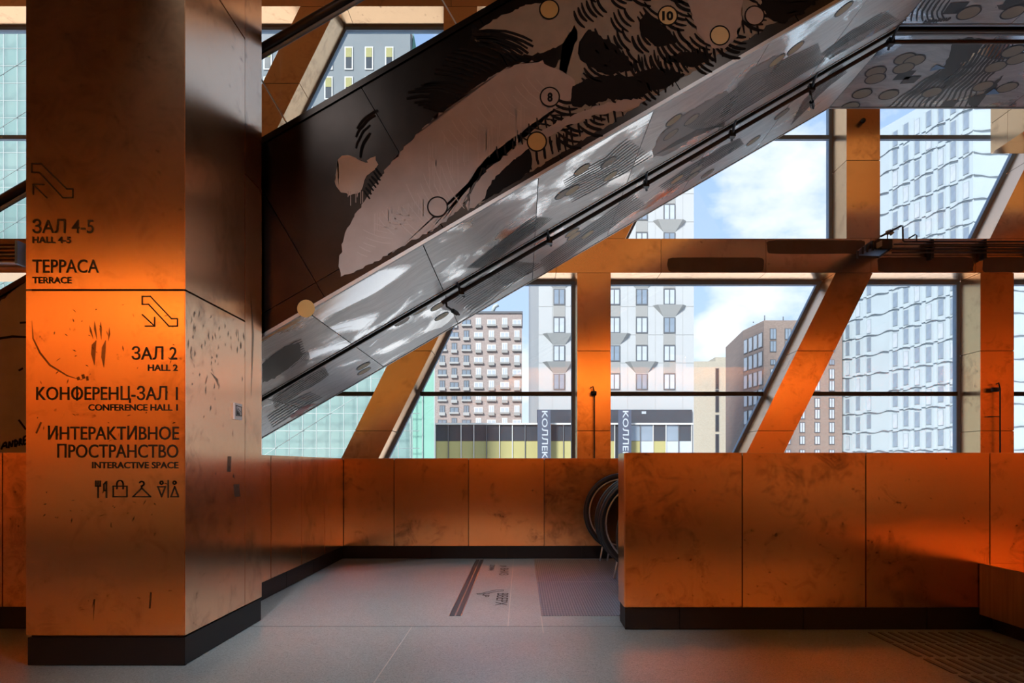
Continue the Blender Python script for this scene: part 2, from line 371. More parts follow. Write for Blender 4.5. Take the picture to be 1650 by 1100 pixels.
def text_world(name, body, org, ux, uy, width, height, mat, parent, weight=.01):
    v, f = text2d(body.translate(LOOK), weight); a = min(p[0] for p in v); b = max(p[0] for p in v); c = min(p[1] for p in v); d = max(p[1] for p in v)
    org, ux, uy = Vector(org), Vector(ux), Vector(uy)
    return link(name, [org+ux*((p[0]-a)/(b-a)*width)+uy*((p[1]-c)/(d-c)*height) for p in v], f, mat, parent)

# ================================================================== THE HALL
XW, YR, YT, YG, ZC = 13.0, -10.0, 10.2, 10.7, 8.75      # half width, rear wall, truss front, glass plane, ceiling
fl = box('floor', -XW, XW, YR, 10.9, -.3, 0, M['floor'], kind='structure')
box('ceiling', -XW-.3, XW+.3, YR-.3, 11.0, ZC, ZC+.4, plain('dark_ceiling', (.035, .028, .025), .7), kind='structure')
box('ceiling_added_slab', -XW, XW, YR, 1.6, 6.3, 6.7, plain('brown_added_slab', (.06, .035, .02), .8), kind='structure')  # added unseen slab: something dark for the column's upper face to reflect
box('ceiling_added_reflector', -XW, XW, 2.0, YT, ZC-.05, ZC-.01, plain('orange_brown_reflector', (.66, .31, .11), .6), kind='structure')  # added unseen panel, coloured orange so the upper trusses reflect it
box('wall_rear', -XW, XW, YR-.3, YR, 0, ZC, M['copper_rough'], kind='structure')
box('wall_left', -XW-.3, -XW, YR-.3, 11, -.3, ZC, M['copper_rough'], kind='structure')
box('wall_right', XW, XW+.3, YR-.3, 11, -.3, ZC, M['copper_rough'], kind='structure')
# floor joints and inlays
jm = plain('pale_joint_filler', (.55, .54, .52), .6); jd = plain('dark_joint_filler', (.06, .06, .06), .7)
for (x0, x1, y0, y1, mt) in ((-.818, -.812, 1.5, 5.08, jm), (-.103, -.097, 5.1, 8.8, jm), (-2.28, 4, 5.095, 5.10, jd), (.155, .161, 4.9, 5.45, jm)):
    box('floor_joint', x0, x1, y0, y1, -.01, .0008, mt, fl)

# ------------------------------------------------------------------ parapets (copper panels on a black plinth)
ZP, ZB = 1.295, .168
def parapet_y(name, y, th, xs, bxs, x0, x1, mat):
    """parapet whose face looks at the camera; xs panel seams, bxs plinth seams"""
    root = empty(name, ((x0+x1)/2, y+th/2, 0), kind='structure')
    box('core', x0+.03, x1, y+.03, y+th-.02, 0, ZP-.02, M['gap'], root)
    e = [x0]+xs+[x1]
    for a, b in zip(e, e[1:]):
        box('panel', a+.004, b-.004, y, y+.026, ZB, ZP-.006, mat, root)
        box('cap', a+.004, b-.004, y-.002, y+th, ZP-.005, ZP, M['copper'], root)
    e = [x0]+bxs+[x1]
    for a, b in zip(e, e[1:]):
        box('plinth', a+.003, b-.003, y+.012, y+.028, .004, ZB-.006, M['plinth'], root)
    return root
pf = parapet_y('wall_front_parapet', 4.98, .30, [1.612, 2.513, 3.418, 4.32, 5.22], [1.158, 2.062, 2.965, 3.87, 4.77], .756, 6.2, M['copper_worn'])
box('end_panel', .75, .776, 4.985, 5.28, ZB, ZP-.006, M['copper'], pf)
box('end_plinth', .762, .78, 4.995, 5.27, .004, ZB-.006, M['plinth'], pf)
pb = parapet_y('wall_back_parapet', 8.80, .30, [-1.64, -.68, .296, 1.27, 2.24, 3.21, 4.18, 5.15], [-1.168, -.196, .772, 1.74, 2.71, 3.68, 4.65], -2.29, 6.2, M['copper_worn'])
box('corner_core', -2.6, -2.2, 8.83, 9.08, 0, ZP-.02, M['gap'], pb)
pl = parapet_y('wall_left_parapet', 5.0, .30, [-5.6, -4.7, -3.8], [-5.2, -4.3, -3.4], -6.5, -2.32, M['copper_worn'])
rp = empty('wall_rear_parapet', (0, -1.95, 0), kind='structure')
box('core', -9, 9, -2.1, -1.83, 0, ZP-.02, M['gap'], rp)
for k in range(20):
    a = -9+.9*k; box('panel', a+.004, a+.896, -1.826, -1.80, ZB, ZP-.006, M['copper_worn'], rp); box('cap', a+.004, a+.896, -2.1, -1.798, ZP-.005, ZP, M['copper'], rp); box('plinth', a+.003, a+.897, -1.828, -1.812, .004, ZB-.006, M['plinth'], rp)
rt = empty('wall_side_parapet', (-2.44, 7, 0), kind='structure')
box('core', -2.6, -2.32, 5.3, 8.82, 0, ZP-.02, M['gap'], rt)
e = [5.31, 6.25, 7.12, 7.96, 8.798]
for a, b in zip(e, e[1:]):
    box('panel', -2.318, -2.292, a+.007, b-.007, ZB, ZP-.006, M['copper'], rt)
    box('cap', -2.6, -2.29, a+.004, b-.004, ZP-.005, ZP, M['copper'], rt)
e = [5.31, 5.84, 6.70, 7.56, 8.34, 8.81]
for a, b in zip(e, e[1:]): box('plinth', -2.32, -2.304, a+.003, b-.003, .004, ZB-.006, M['plinth'], rt)

# ------------------------------------------------------------------ the sign column
CXL, CXR, CYF, CYB = -2.967, -2.015, 4.09, 5.30
col = empty('sign_column', ((CXL+CXR)/2, 4.7, 0), 'tall square copper-clad column with black wayfinding lettering on its face', 'column')
box('core', CXL+.02, CXR-.02, CYF+.02, CYB, .01, ZC-.01, M['gap'], col)
zs = [.178, 2.252, 4.31, 6.37, ZC-.005]
for a, b in zip(zs, zs[1:]):
    fp = box('front_panel', CXL, CXR-.004, CYF, CYF+.022, a+.006, b-.006, M['copper'], col)
    box('side_panel', CXR-.022, CXR, CYF+.004, 4.976, a+.006, b-.006, M['copper'], col)
    box('side_panel', CXL, CXL+.022, CYF+.024, CYB, a+.006, b-.006, M['copper'], col)
zs2 = [.178, 3.33, 5.4, ZC-.005]
for a, b in zip(zs2, zs2[1:]): box('corner_panel', CXR-.024, CXR-.001, 4.984, CYB, a+.004, b-.004, M['copper'], col)
box('plinth', CXL+.006, CXR-.002, CYF+.006, CYF+.03, .004, .17, M['plinth'], col)
box('plinth', CXR-.03, CXR-.006, CYF+.032, CYB-.002, .004, .17, M['plinth'], col)
CF = Plane((0, CYF, 0), (0, -1, 0)); CR = Plane((CXR, 0, 0), (1, 0, 0))
for body, x0, x1, y0, y1, w in (
    ('ЗАЛ 4-5', 52, 151, 354, 375, .006), ('HALL 4-5', 52, 114, 381, 391, .02), ('ТЕРРАСА', 52, 159, 418, 439, .006), ('TERRACE', 52, 115, 446, 456, .02),
    ('ЗАЛ 2', 212, 285, 559, 579, .006), ('HALL 2', 238, 286, 587, 597, .02), ('КОНФЕРЕНЦ-ЗАЛ 1', 58, 286, 623, 644, .006), ('CONFERENCE HALL 1', 142, 286, 651, 661, .02),
    ('ИНТЕРАКТИВНОЕ', 77, 288, 687, 708, .006), ('ПРОСТРАНСТВО', 92, 287, 716, 737, .006), ('INTERACTIVE SPACE', 148, 287, 744, 754, .02)):
    text_px('lettering', body, x0, x1, y0, y1, CF, M['ink'], col, .003, w)
def icon(name, paths, w, plane, parent, mat, off=.003):
    mb = MB()
    for p in paths: 
        pts = p
        for a, b in zip(pts, pts[1:]):
            d = (Vector(b)-Vector(a)); d = d/max(d.length, 1e-6)*w*.5
            stroke_geo(mb, [tuple(Vector(a)-d), tuple(Vector(b)+d)], w, plane, off)
    return mb.build(name, mat, parent)
c1 = lambda pts: [(x/2.5, y/2.5) for x, y in pts]; c2 = lambda pts: [(x/2.5, 420+y/2.5) for x, y in pts]
icon('escalator_icon', [c1([(127, 658), (165, 658), (268, 760), (292, 760), (292, 795), (252, 795), (157, 693), (127, 693), (127, 658)]), c1([(187, 795), (133, 742)]), c1([(133, 780), (133, 742), (175, 742)])], 1.9, CF, col, M['ink'])
icon('escalator_icon', [c2([(572, 143), (605, 143), (690, 233), (714, 233), (714, 263), (680, 263), (598, 175), (572, 175), (572, 143)]), c2([(573, 217), (622, 263)]), c2([(585, 263), (622, 263), (622, 228)])], 1.9, CF, col, M['ink'])
def arc(cx, cy, r, a0, a1, n=10): return [(cx+r*math.cos(math.radians(a0+(a1-a0)*k/n)), cy+r*math.sin(math.radians(a0+(a1-a0)*k/n))) for k in range(n+1)]
icon('cutlery_icon', [[(154, 775), (154, 783), (161, 783), (161, 775)], [(157.5, 775), (157.5, 801)], [(171, 801), (171, 776), (167, 780), (167, 790), (171, 790)]], 2.2, CF, col, M['ink'])
icon('bag_icon', [[(182, 783), (204, 783), (204, 800), (182, 800), (182, 783)], [(188, 787), (188, 779)]+arc(193, 779, 5, 180, 360)+[(198, 787)]], 2.0, CF, col, M['ink'])
icon('hanger_icon', [[(228, 786), (214, 800), (242, 800), (228, 786), (228, 783)]+arc(228, 779, 3.6, 90, -150)], 2.0, CF, col, M['ink'])
icon('restroom_icon', [[(254, 784), (266, 784), (260, 800), (254, 784)], [(275, 800), (287, 800), (281, 784), (275, 800)], [(270.5, 774), (270.5, 801)], arc(260, 777.5, 2.4, 0, 360), arc(281, 777.5, 2.4, 0, 360)], 1.9, CF, col, M['ink'])
# hand smears on the copper
mb = MB()
for pts, w in (([(144, 524), (146, 533), (150, 546)], 3.5), ([(152, 517), (153, 530), (156, 547)], 4), ([(162, 518), (162, 530), (163, 547)], 4), ([(176, 527), (176, 538), (174, 550)], 3), ([(155, 548), (151, 556), (150, 570), (152, 588)], 8), ([(170, 548), (167, 560), (166, 575), (167, 592)], 7),
               ([(51, 516), (53, 545), (64, 568), (80, 588), (108, 605), (130, 612)], 3.2), ([(66, 680), (58, 698)], 3), ([(148, 980), (152, 965), (150, 1000)], 2.5), ([(243, 954), (241, 980)], 3.0), ([(125, 607), (127, 612)], 5), ([(133, 603), (135, 610)], 5), ([(140, 606), (141, 613)], 4)):
    stroke_geo(mb, pts, w, CF, .0016, .9)
for k in range(70):
    x, y = random.uniform(60, 285), random.choice((random.uniform(480, 720), random.uniform(780, 850)))
    if 225 < x: y += random.uniform(-10, 20)
    a = random.uniform(0, 3.1); l = random.uniform(1, 5)
    stroke_geo(mb, [(x, y), (x+l*math.cos(a), y+l*math.sin(a)), (x+2*l*math.cos(a), y+2*l*math.sin(a)+.5)], random.uniform(.7, 2.2), CF, .0018, .9)
mb.build('smear_marks', M['smudge'], col, kind='stuff')
mb = MB()
for k in range(60):
    x = random.uniform(304, 395); y = 490+(x-300)*.4+random.expovariate(1/70.0)
    if y > 800: continue
    l = random.uniform(3, 16); stroke_geo(mb, [(x, y), (x+random.uniform(-1, 1), y+l*.5), (x+random.uniform(-2, 2), y+l)], random.uniform(.8, 2.4), CR, .0015, .95)
for pts, w in (([(340, 600), (350, 612), (352, 622)], 4), ([(370, 735), (369, 760)], 6), ([(381, 780), (383, 800)], 9), ([(404, 470), (408, 540), (405, 640)], 3)):
    stroke_geo(mb, pts, w, CR, .0016, .9)
mb.build('smear_marks', M['smudge'], col, kind='stuff')
# small plate on the column's side
sg = empty('wall_sign', CR.at(385, 676), 'small grey rectangular notice plate with a black triangle on the column side', 'sign')
box('plate', CXR+.0005, CXR+.012, 4.772, 4.895, 1.525, 1.64, M['white_plate'], sg)
SGP = Plane((CXR+.012, 0, 0), (1, 0, 0))
icon('border', [[(380.5, 653), (389.5, 656), (389.5, 670), (380.5, 669), (380.5, 653)]], 1.3, SGP, sg, M['ink'], .001)
decal_poly('symbol', [(381.5, 668), (381.5, 660), (387.5, 669)], SGP, M['ink'], sg, .001)
icon('symbol', [[(383, 657), (388, 664)], [(382, 659), (387, 667)]], .9, SGP, sg, M['ink'], .001)

# ------------------------------------------------------------------ truss wall: copper posts, beams, braces
SL = 2.02
def segs(z0, z1, cuts): 
    e = [z0]+[c for c in cuts if z0 < c < z1]+[z1]; return list(zip(e, e[1:]))
LC, UC = [.52, 1.72, 2.915], [5.76, 6.91]
def post(x, z0, z1, cuts, label):
    r = empty('truss_post', (x+.25, YT+.25, z0), label, 'post', 'copper-clad truss posts')
    box('core', x+.01, x+.49, YT+.01, YG-.02, z0+.001, z1-.001, M['gap'], r)
    for a, b in segs(z0, z1, cuts): box('panel', x, x+.5, YT, YG-.01, a+.004, b-.004, M['copper'], r)
    return r
def brace(x, zr, z0, z1, cuts, label):
    """leaning member: left edge at x when z = zr"""
    r = empty('truss_brace', (x, YT+.25, z0), label, 'brace', 'copper-clad diagonal braces')
    q = lambda z: x+(z-zr)/SL
    prism('core', [(q(z0)+.01, YT+.01, z0+.001), (q(z0)+.546, YT+.01, z0+.001), (q(z1)+.546, YT+.01, z1-.001), (q(z1)+.01, YT+.01, z1-.001)], (0, .46, 0), M['gap'], r)
    for a, b in segs(z0, z1, cuts):
        a += .004; b -= .004
        prism('panel', [(q(a), YT, a), (q(a)+.556, YT, a), (q(b)+.556, YT, b), (q(b), YT, b)], (0, .49, 0), M['copper'], r)
    return r
ZL0, ZL1, ZU0, ZU1 = 4.08, 4.59, 8.06, 8.57
post(-5.19, .001, ZL0-.001, LC, 'copper-clad lower truss post standing behind the sign column')
post(.835, .001, ZL0-.001, LC, 'copper-clad lower truss post behind the escalator landing with a thin black spotlight pole')
post(6.86, .001, ZL0-.001, LC, 'copper-clad lower truss post at the far right beside the pale tiled tower')
post(-1.16, ZL1+.001, ZU0-.001, UC, 'copper-clad upper truss post mostly hidden behind the painted escalator side')
post(4.86, ZL1+.001, ZU0-.001, UC, 'orange copper-clad upper truss post below the horizontal painted soffit')
brace(-2.68, 1.33, .001, ZL0-.001, LC, 'leaning copper brace under the escalator, left of the brick apartment block')
brace(3.335, 1.33, .001, ZL0-.001, LC, 'leaning copper brace crossing in front of the brown brick tower')
brace(-5.02, ZL1, ZL1+.001, ZU0-.001, UC, 'leaning copper brace at top beside the sign column, behind the handrail')
brace(1.0, ZL1, ZL1+.001, ZU0-.001, UC, 'leaning copper brace almost wholly hidden behind the escalator underside')
brace(7.0, ZL1, ZL1+.001, ZU0-.001, UC, 'leaning copper brace at the right edge above the cable run')
def beam(z0, z1, label, off=.52):
    r = empty('truss_beam', (0, YT+.25, z0), label, 'beam', 'copper-clad horizontal beams')
    box('core', -XW+.01, XW-.01, YT+.01, YG-.02, z0+.01, z1-.01, M['gap'], r)
    xs = [-XW+.005]+[off+1.567*k for k in range(-8, 9) if -XW < off+1.567*k < XW]+[XW-.005]; ps = []
    for a, b in zip(xs, xs[1:]): ps.append(box('panel', a+.003, b-.003, YT-.001, YG-.01, z0, z1, M['copper'], r))
    return r
bl = beam(ZL0, ZL1, 'long horizontal copper beam across the windows with dark brown patina patches')
bu = beam(ZU0, ZU1, 'high horizontal copper beam along the top of the glazed wall')
BP = Plane((0, YT-.001, 0), (0, -1, 0))
def blob_rect(x0, x1, y0, y1, j, seed):
    rng = random.Random(seed); pts = []; 
    for k in range(40):
        a = k/40*2*math.pi; c, s = math.cos(a), math.sin(a); e = .22
        x = (x0+x1)/2+(x1-x0)/2*math.copysign(abs(c)**e, c); y = (y0+y1)/2+(y1-y0)/2*math.copysign(abs(s)**e, s)
        pts.append((x+rng.uniform(-j, j), y+rng.uniform(-j*.5, j*.5)))
    return pts
for k, a in enumerate(((1076, 1230, 414.5, 438, 1.2), (1236, 1394, 386.5, 409, 1.2), (1414, 1568, 414, 438.5, 1.3), (1584, 1650, 414, 438.5, 1.2))):
    decal_poly('patina_stain', blob_rect(*a, k), BP, M['patina'], bl, .0015)
# stain on the upper post, box beam running towards the hall
bx = empty('box_beam', (7.5, 9.4, 5.86), 'square copper box beam running inwards at the upper right corner', 'beam')
for a, b in ((8.52, 9.84), (9.844, YT-.003)):
    box('panel', 7.01, 8.0, a, b, 5.86, 6.296, M['copper'], bx); box('panel', 7.01, 8.0, a, b, 6.304, 7.0, M['copper'], bx)
box('core', 7.02, 7.99, 8.53, YT-.01, 5.87, 6.99, M['gap'], bx)

# ------------------------------------------------------------------ windows behind the truss
qL = lambda z: (z-1.33)/SL; qU = lambda z: (z-ZL1)/SL
def window(i, corners, ztr):
    """four corners (bl, br, tr, tl) as (x, z) in the glass plane"""
    r = empty('window_%d' % i, ((corners[0][0]+corners[1][0])/2, YG, corners[0][1]), kind='structure')
    box_c = [Vector((x, 0, z)) for x, z in corners]
    cen = sum(box_c, Vector())/4
    n = 4; w = .052
    # mitred inner frame
    inn = []
    for k in range(n):
        p0, p1, p2 = box_c[k-1], box_c[k], box_c[(k+1) % n]
        d1 = (p1-p0).normalized(); d2 = (p2-p1).normalized(); n1 = Vector((-d1.z, 0, d1.x)); n2 = Vector((-d2.z, 0, d2.x))
        bis = (n1+n2); bis = bis/max(.2, bis.dot(n1)); inn.append(p1+bis*w)
    for k in range(n):
        a, b, c, d = box_c[k], box_c[(k+1) % n], inn[(k+1) % n], inn[k]
        prism('frame_bar', [(p.x, YG-.03, p.z) for p in (a, b, c, d)], (0, .10, 0), M['frame'], r)
    prism('pane', [(p.x, YG+.01, p.z) for p in inn], (0, .012, 0), M['glass'], r)
    f = lambda a, b, z: a.x+(b.x-a.x)*(z-a.z)/(b.z-a.z)
    xl, xr = f(inn[0], inn[3], ztr), f(inn[1], inn[2], ztr)
    box('transom', xl, xr, YG-.06, YG+.005, ztr-.032, ztr+.032, M['frame'] if ztr > 4 else M['black'], r)
    return r
i = 0
Z0 = .0
for k in (-1, 0, 1):
    v = .835+6.02*k; d = -2.68+6.02*(k+1)
    i += 1; window(i, [(v+.5, Z0), (d+qL(Z0), Z0), (d+qL(ZL0), ZL0), (v+.5, ZL0)], 2.32)
    i += 1; window(i, [(d+.556+qL(Z0), Z0), (min(v+6.02, XW), Z0), (min(v+6.02, XW), ZL0), (d+.556+qL(ZL0), ZL0)], 2.32)
for k in (-2, -1, 0):
    v = 4.86+6.02*k; d = 7.0+6.02*k
    i += 1; window(i, [(v+.5, ZL1), (d, ZL1), (d+qU(ZU0), ZU0), (v+.5, ZU0)], 6.32)
    i += 1; window(i, [(d+.556, ZL1), (min(v+6.02, XW), ZL1), (min(v+6.02, XW), ZU0), (d+.556+qU(ZU0), ZU0)], 6.32)
v = 4.86-18.06; i += 1; window(i, [(-XW, ZL1), (-7.18, ZL1), (-7.18, ZU0), (-XW, ZU0)], 6.32)
box('trim_1', -XW, XW, YG-.05, YG+.25, ZU1+.01, ZC, M['frame'], kind='structure')

# ------------------------------------------------------------------ the escalator pair overhead
TH = math.atan(.582); CS, SN = math.cos(TH), math.sin(TH); EZ0, HV = 3.412, 1.57*math.cos(TH)
XK = 3.811; ZK = EZ0+.582*XK; UK = XK*CS+(ZK-EZ0)*SN
def S(u, v): return (u*CS-v*SN, EZ0+u*SN+v*CS)           # (x, z) of a point along / across the flight
UTOP = UK+0.0
def flight(y0, y1, label, first):
    es = empty('escalator', (-4.5, (y0+y1)/2, 0), label, 'escalator', 'paired escalators rising overhead')
    # body
    lo, hi = S(-5.6, .03), S(-5.6, HV-.03); kb = S(UK, .03); ht = HV-.03
    xt = XK-math.tan(TH/2)*HV
    prism('truss_body', [(lo[0], y0+.03, lo[1]), (XK, y0+.03, ZK+.03), (9.5, y0+.03, ZK+.03), (9.5, y0+.03, ZK+HV-.05), (XK-.36*HV/1.357, y0+.03, ZK+HV-.05), (hi[0], y0+.03, hi[1])], (0, y1-y0-.06, 0), M['gap'], es)
    # underside panels
    us = [UK-1.063*k for k in range(0, 11)][::-1]
    for a, b in zip(us, us[1:]):
        p, q = S(a+.004, 0), S(b-.004, 0)
        if p[1] < .05: continue
        prism('soffit_panel', [(p[0], y0+.035, p[1]), (q[0], y0+.035, q[1]), (q[0], y1-.035, q[1]), (p[0], y1-.035, p[1])], (-SN*.02, 0, CS*.02), M['soffit'], es)
    for k in range(5):
        a, b = XK+1.1*k+.004, XK+1.1*(k+1)-.004
        box('soffit_panel', a, b, y0+.035, y1-.035, ZK, ZK+.02, M['soffit'], es)
    # edge trims along the underside
    for ya, yb in ((y0, y0+.03), (y1-.03, y1)):
        p, q = S(-6, -.006), S(-6, .02)
        prism('edge_trim', [(p[0], ya, p[1]), (XK, ya, ZK-.006), (9.3, ya, ZK-.006), (9.3, ya, ZK+.02), (XK-.01, ya, ZK+.02), (q[0], ya, q[1])], (0, yb-ya, 0), M['trim_grey'], es)
    return es
E1 = flight(5.40, 6.88, 'near escalator flight with dark painted bronze side rising to the right', True)
E2 = flight(7.00, 8.47, 'far escalator flight showing only its pale painted underside', False)
# added copper reflector, window side of far flight and landing: turns the trusses orange
us = [UK-1.085*k for k in range(0, 10)][::-1]
for a, b in zip(us, us[1:]):
    pts = [S(a+.0035, .022), S(b-.0035, .022), S(b-.0035, HV-.05), S(a+.0035, HV-.05)]
    if min(z for x, z in pts) > .05: prism('side_panel', [(x, 8.45, z) for x, z in pts], (0, .02, 0), M['copper_reflector'], E2)
for k in range(5): box('side_panel', XK+1.1*k+.004, XK+1.1*(k+1)-.004, 8.45, 8.47, ZK+.022, ZK+HV-.05, M['copper_reflector'], E2)
# dark bronze cladding of the near flight
us = [-.703+1.085*k for k in range(-5, 6)]
for a, b in zip(us, us[1:]):
    for (va, vb) in ((.022, .155), (.160, HV-.05)):
        pts = [S(a+.0035, va), S(b-.0035, va), S(b-.0035, vb), S(a+.0035, vb)]
        prism('side_panel', [(x, 5.40, z) for x, z in pts], (0, .02, 0), M['bronze'], E1)
p = [S(us[0], HV-.045), S(us[-1], HV-.045), S(us[-1], HV), S(us[0], HV)]
prism('deck_board', [(x, 5.385, z) for x, z in p], (0, .32, 0), M['bronze'], E1)
us = [-1.36+1.59*k for k in range(-2, 4)]
for a, b in zip(us, us[1:]):
    p = [S(a+.004, HV+.02), S(b-.004, HV+.02), S(b-.004, HV+.66), S(a+.004, HV+.66)]
    prism('glass_panel', [(x, 5.52, z) for x, z in p], (0, .012, 0), M['bal_glass'], E1)
for a in us:
    p, q = S(a, HV+.0), S(a, HV+.66)
    tube('glass_joint', [(p[0], 5.526, p[1]), (q[0], 5.526, q[1])], .006, M['paint_white'], E1, 6)
    c = S(a, HV+.02); box('glass_clip', c[0]-.025, c[0]+.025, 5.50, 5.545, c[1]-.025, c[1]+.025, M['black'], E1)
p, q = S(-5.2, HV+.70), S(5.2, HV+.70)
hr = MB().tube([(p[0], 5.526, p[1]), (q[0], 5.526, q[1])], .04, 10).build('handrail', M['rubber'], E1, True)
p, q = S(-5.2, HV+.645), S(5.2, HV+.645)
tube('handrail_guide', [(p[0], 5.526, p[1]), (q[0], 5.526, q[1])], .018, M['frame'], E1, 6)

# painted mural on the near flight's side
ES = Plane((0, 5.40, 0), (0, -1, 0))
k4 = lambda pts: [(420+x/2.75, y/2.75) for x, y in pts]; k5 = lambda pts: [(900+x/2.75, y/2.75) for x, y in pts]
k6 = lambda pts: [(1250+x/3.4375, y/3.4375) for x, y in pts]; k7 = lambda pts: [(420+x/2.5, 300+y/2.5) for x, y in pts]
decal_poly('mural_patch', [(551, 445), (546, 416), (551, 400), (558, 371), (580, 334), (602, 302), (624, 269), (653, 236), (693, 196), (729, 167), (769, 138), (820, 109), (867, 98), (893, 109), (920, 124), (920, 145), (904, 171), (870, 192), (838, 214), (784, 254), (764, 284), (752, 318), (738, 340), (700, 368), (650, 396), (600, 424)], ES, M['paint_taupe'], E1, .002)
decal_poly('mural_patch', k4([(330, 800), (345, 710), (370, 685), (430, 705), (470, 722), (500, 690), (520, 725), (470, 780), (440, 850), (390, 865), (345, 840)]), ES, M['paint_pale'], E1, .003)
base_y = lambda x: 545-.5925*(x-425)
decal_poly('mural_patch', [(893, 109), (930, 60), (905, -20), (960, -60), (1420, -60), (1330, base_y(1330)-20), (1100, base_y(1100)-20), (990, base_y(990)-16), (860, base_y(860)-14), (800, base_y(800)-14), (770, 330), (790, 285), (838, 214), (904, 171), (922, 145)], ES, M['paint_olive'], E1, .0015)
decal_poly('mural_patch', k5([(575, -40), (800, -40), (810, 60), (800, 130), (760, 200), (690, 215), (620, 150), (590, 60)]), ES, M['paint_taupe'], E1, .0048)
decal_poly('mural_patch', k5([(0, 310), (60, 340), (75, 380), (50, 440), (0, 480), (-30, 470), (-20, 330)]), ES, M['paint_taupe'], E1, .0030)
decal_poly('mural_patch', [(752, 340), (758, 310), (775, 285), (800, 262), (850, 225), (900, 195), (960, 172), (1010, 160), (1040, 162), (1010, 178), (960, 186), (905, 208), (855, 238), (815, 268), (790, 295), (778, 322)], ES, M['paint_taupe'], E1, .0049)
decal_poly('mural_patch', [(-30, 530), (60, 452), (60, 735), (-30, 735)], ES, M['paint_taupe'], E1, .002)
decal_poly('mural_patch', [(760, 60), (800, 30), (845, 10), (890, 0), (930, -20), (925, 40), (900, 75), (850, 90), (800, 78)], ES, M['paint_olive'], E1, .0016)
mb = MB()
F4 = lambda A, B, n, w, bu=0, j=.1: fan(mb, k4(A), k4(B), n, w, ES, .0045, bu, j)
F5 = lambda A, B, n, w, bu=0, j=.15: fan(mb, k5(A), k5(B), n, w, ES, .0045, bu, j)
F4([(735, 370), (690, 385), (645, 405), (640, 430), (660, 455), (735, 480)], [(945, 385), (920, 405), (900, 420), (870, 445), (840, 470), (790, 500)], 8, 4.0, -.09)
F4([(870, 210), (825, 240), (800, 265), (785, 290), (770, 310), (750, 335)], [(1080, 260), (1060, 290), (1040, 312), (1000, 332), (960, 352), (930, 375)], 7, 3.8, -.06)
F4([(930, 140), (940, 165), (960, 200)], [(1220, 180), (1200, 230), (1120, 290)], 8, 5.0, -.10)
F4([(545, 470), (500, 520), (490, 560), (495, 600)], [(430, 550), (412, 640), (430, 690), (455, 725)], 4, 4.2, .10)
F4([(510, 735), (450, 850)], [(545, 775), (480, 890)], 7, 3.4)
F4([(1120, 605), (1300, 500)], [(1180, 640), (1375, 500)], 6, 2.2)
F4([(1100, 740), (1375, 560)], [(1120, 800), (1375, 640)], 8, 4.0, .03)
F4([(980, 740), (1030, 720)], [(960, 900), (1030, 860)], 6, 4.5, .05)
rg = random.Random(21)
def hatch(cx, cy, ang, n, l, w, gap, bend=.12):
    d = Vector((math.cos(ang), math.sin(ang))); q = Vector((-d.y, d.x))
    for a in range(n):
        o = Vector((cx, cy))+q*((a-(n-1)/2)*gap)+d*rg.uniform(-3, 3); ll = l*rg.uniform(.65, 1.1)
        pts = [o+d*(ll*(k/5-.5))+q*(bend*ll*(1-(2*k/5-1)**2)) for k in range(6)]
        if max(p.y for p in pts) > base_y(pts[0].x)-16: continue
        stroke_geo(mb, pts, w*rg.uniform(.8, 1.15), ES, .0042, .55)
for gx in range(915, 1345, 44):
    for gy in range(-15, 300, 40):
        x, y = gx+rg.uniform(-8, 8), gy+rg.uniform(-8, 8)
        if y > base_y(x)-25 or (x < 935 and y < 150): continue
        hatch(x, y, .75+.75*noise.noise(Vector((x*.006, y*.008, 2))), rg.randint(4, 6), 40, 5.0, 8.6)
for k in range(40):      # row of upright dashes along the lower edge
    x = 770+k*11.5; y = base_y(x)-40-10*math.sin(k*.9); stroke_geo(mb, [(x, y-14), (x+1.5, y), (x+4, y+15)], 4.2, ES, .0043, .5)
for k in range(22):
    x = 800+k*13; y = base_y(x)-78+8*math.sin(k); stroke_geo(mb, [(x, y-9), (x+1, y), (x+3, y+10)], 3.6, ES, .0043, .5)
F5([(880, 20), (960, 100)], [(1190, -20), (1100, 60)], 6, 6, -.06)
stroke_geo(mb, [(-30, 548), (0, 545), (20, 542), (45, 543)], 4, ES, .0045)
for pts in ([(2, 724), (6, 714), (10, 712)], [(10, 712), (11, 722)], [(5, 719), (12, 717)], [(14, 722), (15, 711), (19, 720), (21, 709)], [(24, 720), (24, 708), (29, 712), (25, 720)], [(31, 718), (32, 706), (35, 709), (32, 712), (37, 717)], [(38, 704), (43, 702)], [(38, 704), (38, 716), (44, 714)], [(38, 710), (43, 708)], [(30, 676), (42, 692)], [(30, 597), (37, 593)], [(32, 520), (44, 519)]):
    for a, b in zip(pts, pts[1:]): stroke_geo(mb, [a, b], 3.2, ES, .0045)
mb.build('mural_strokes', M['paint_black'], E1, kind='stuff')
for pts in (k5([(60, 385), (180, 335), (330, 340), (420, 390), (330, 450), (240, 440), (120, 470), (60, 470)]), k5([(330, 330), (420, 300), (560, 330), (470, 390), (400, 400)]), k4([(940, 110), (990, 150), (1090, 150), (1100, 165), (990, 165), (930, 175)]), k4([(740, 420), (800, 410), (860, 440), (800, 500), (750, 480)]), k5([(900, -40), (1190, -40), (1000, 100), (930, 70)]), k5([(130, 130), (260, 210), (330, 300), (200, 330), (90, 250)]), k5([(380, 60), (470, 110), (520, 190), (430, 200), (360, 140)]), k5([(470, 260), (560, 230), (680, 240), (600, 300)]), k4([(1020, 740), (1180, 640), (1190, 760), (960, 900)])):
    decal_poly('mural_patch', pts, ES, M['paint_black'], E1, .0035)
mb = MB()
for k in range(46):          # paint runs below the pale areas
    x = random.uniform(690, 845); y = 170+(845-x)*.45+random.uniform(-10, 40); l = random.uniform(10, 45)
    stroke_geo(mb, [(x, y), (x, y+l)], 1.1, ES, .004)
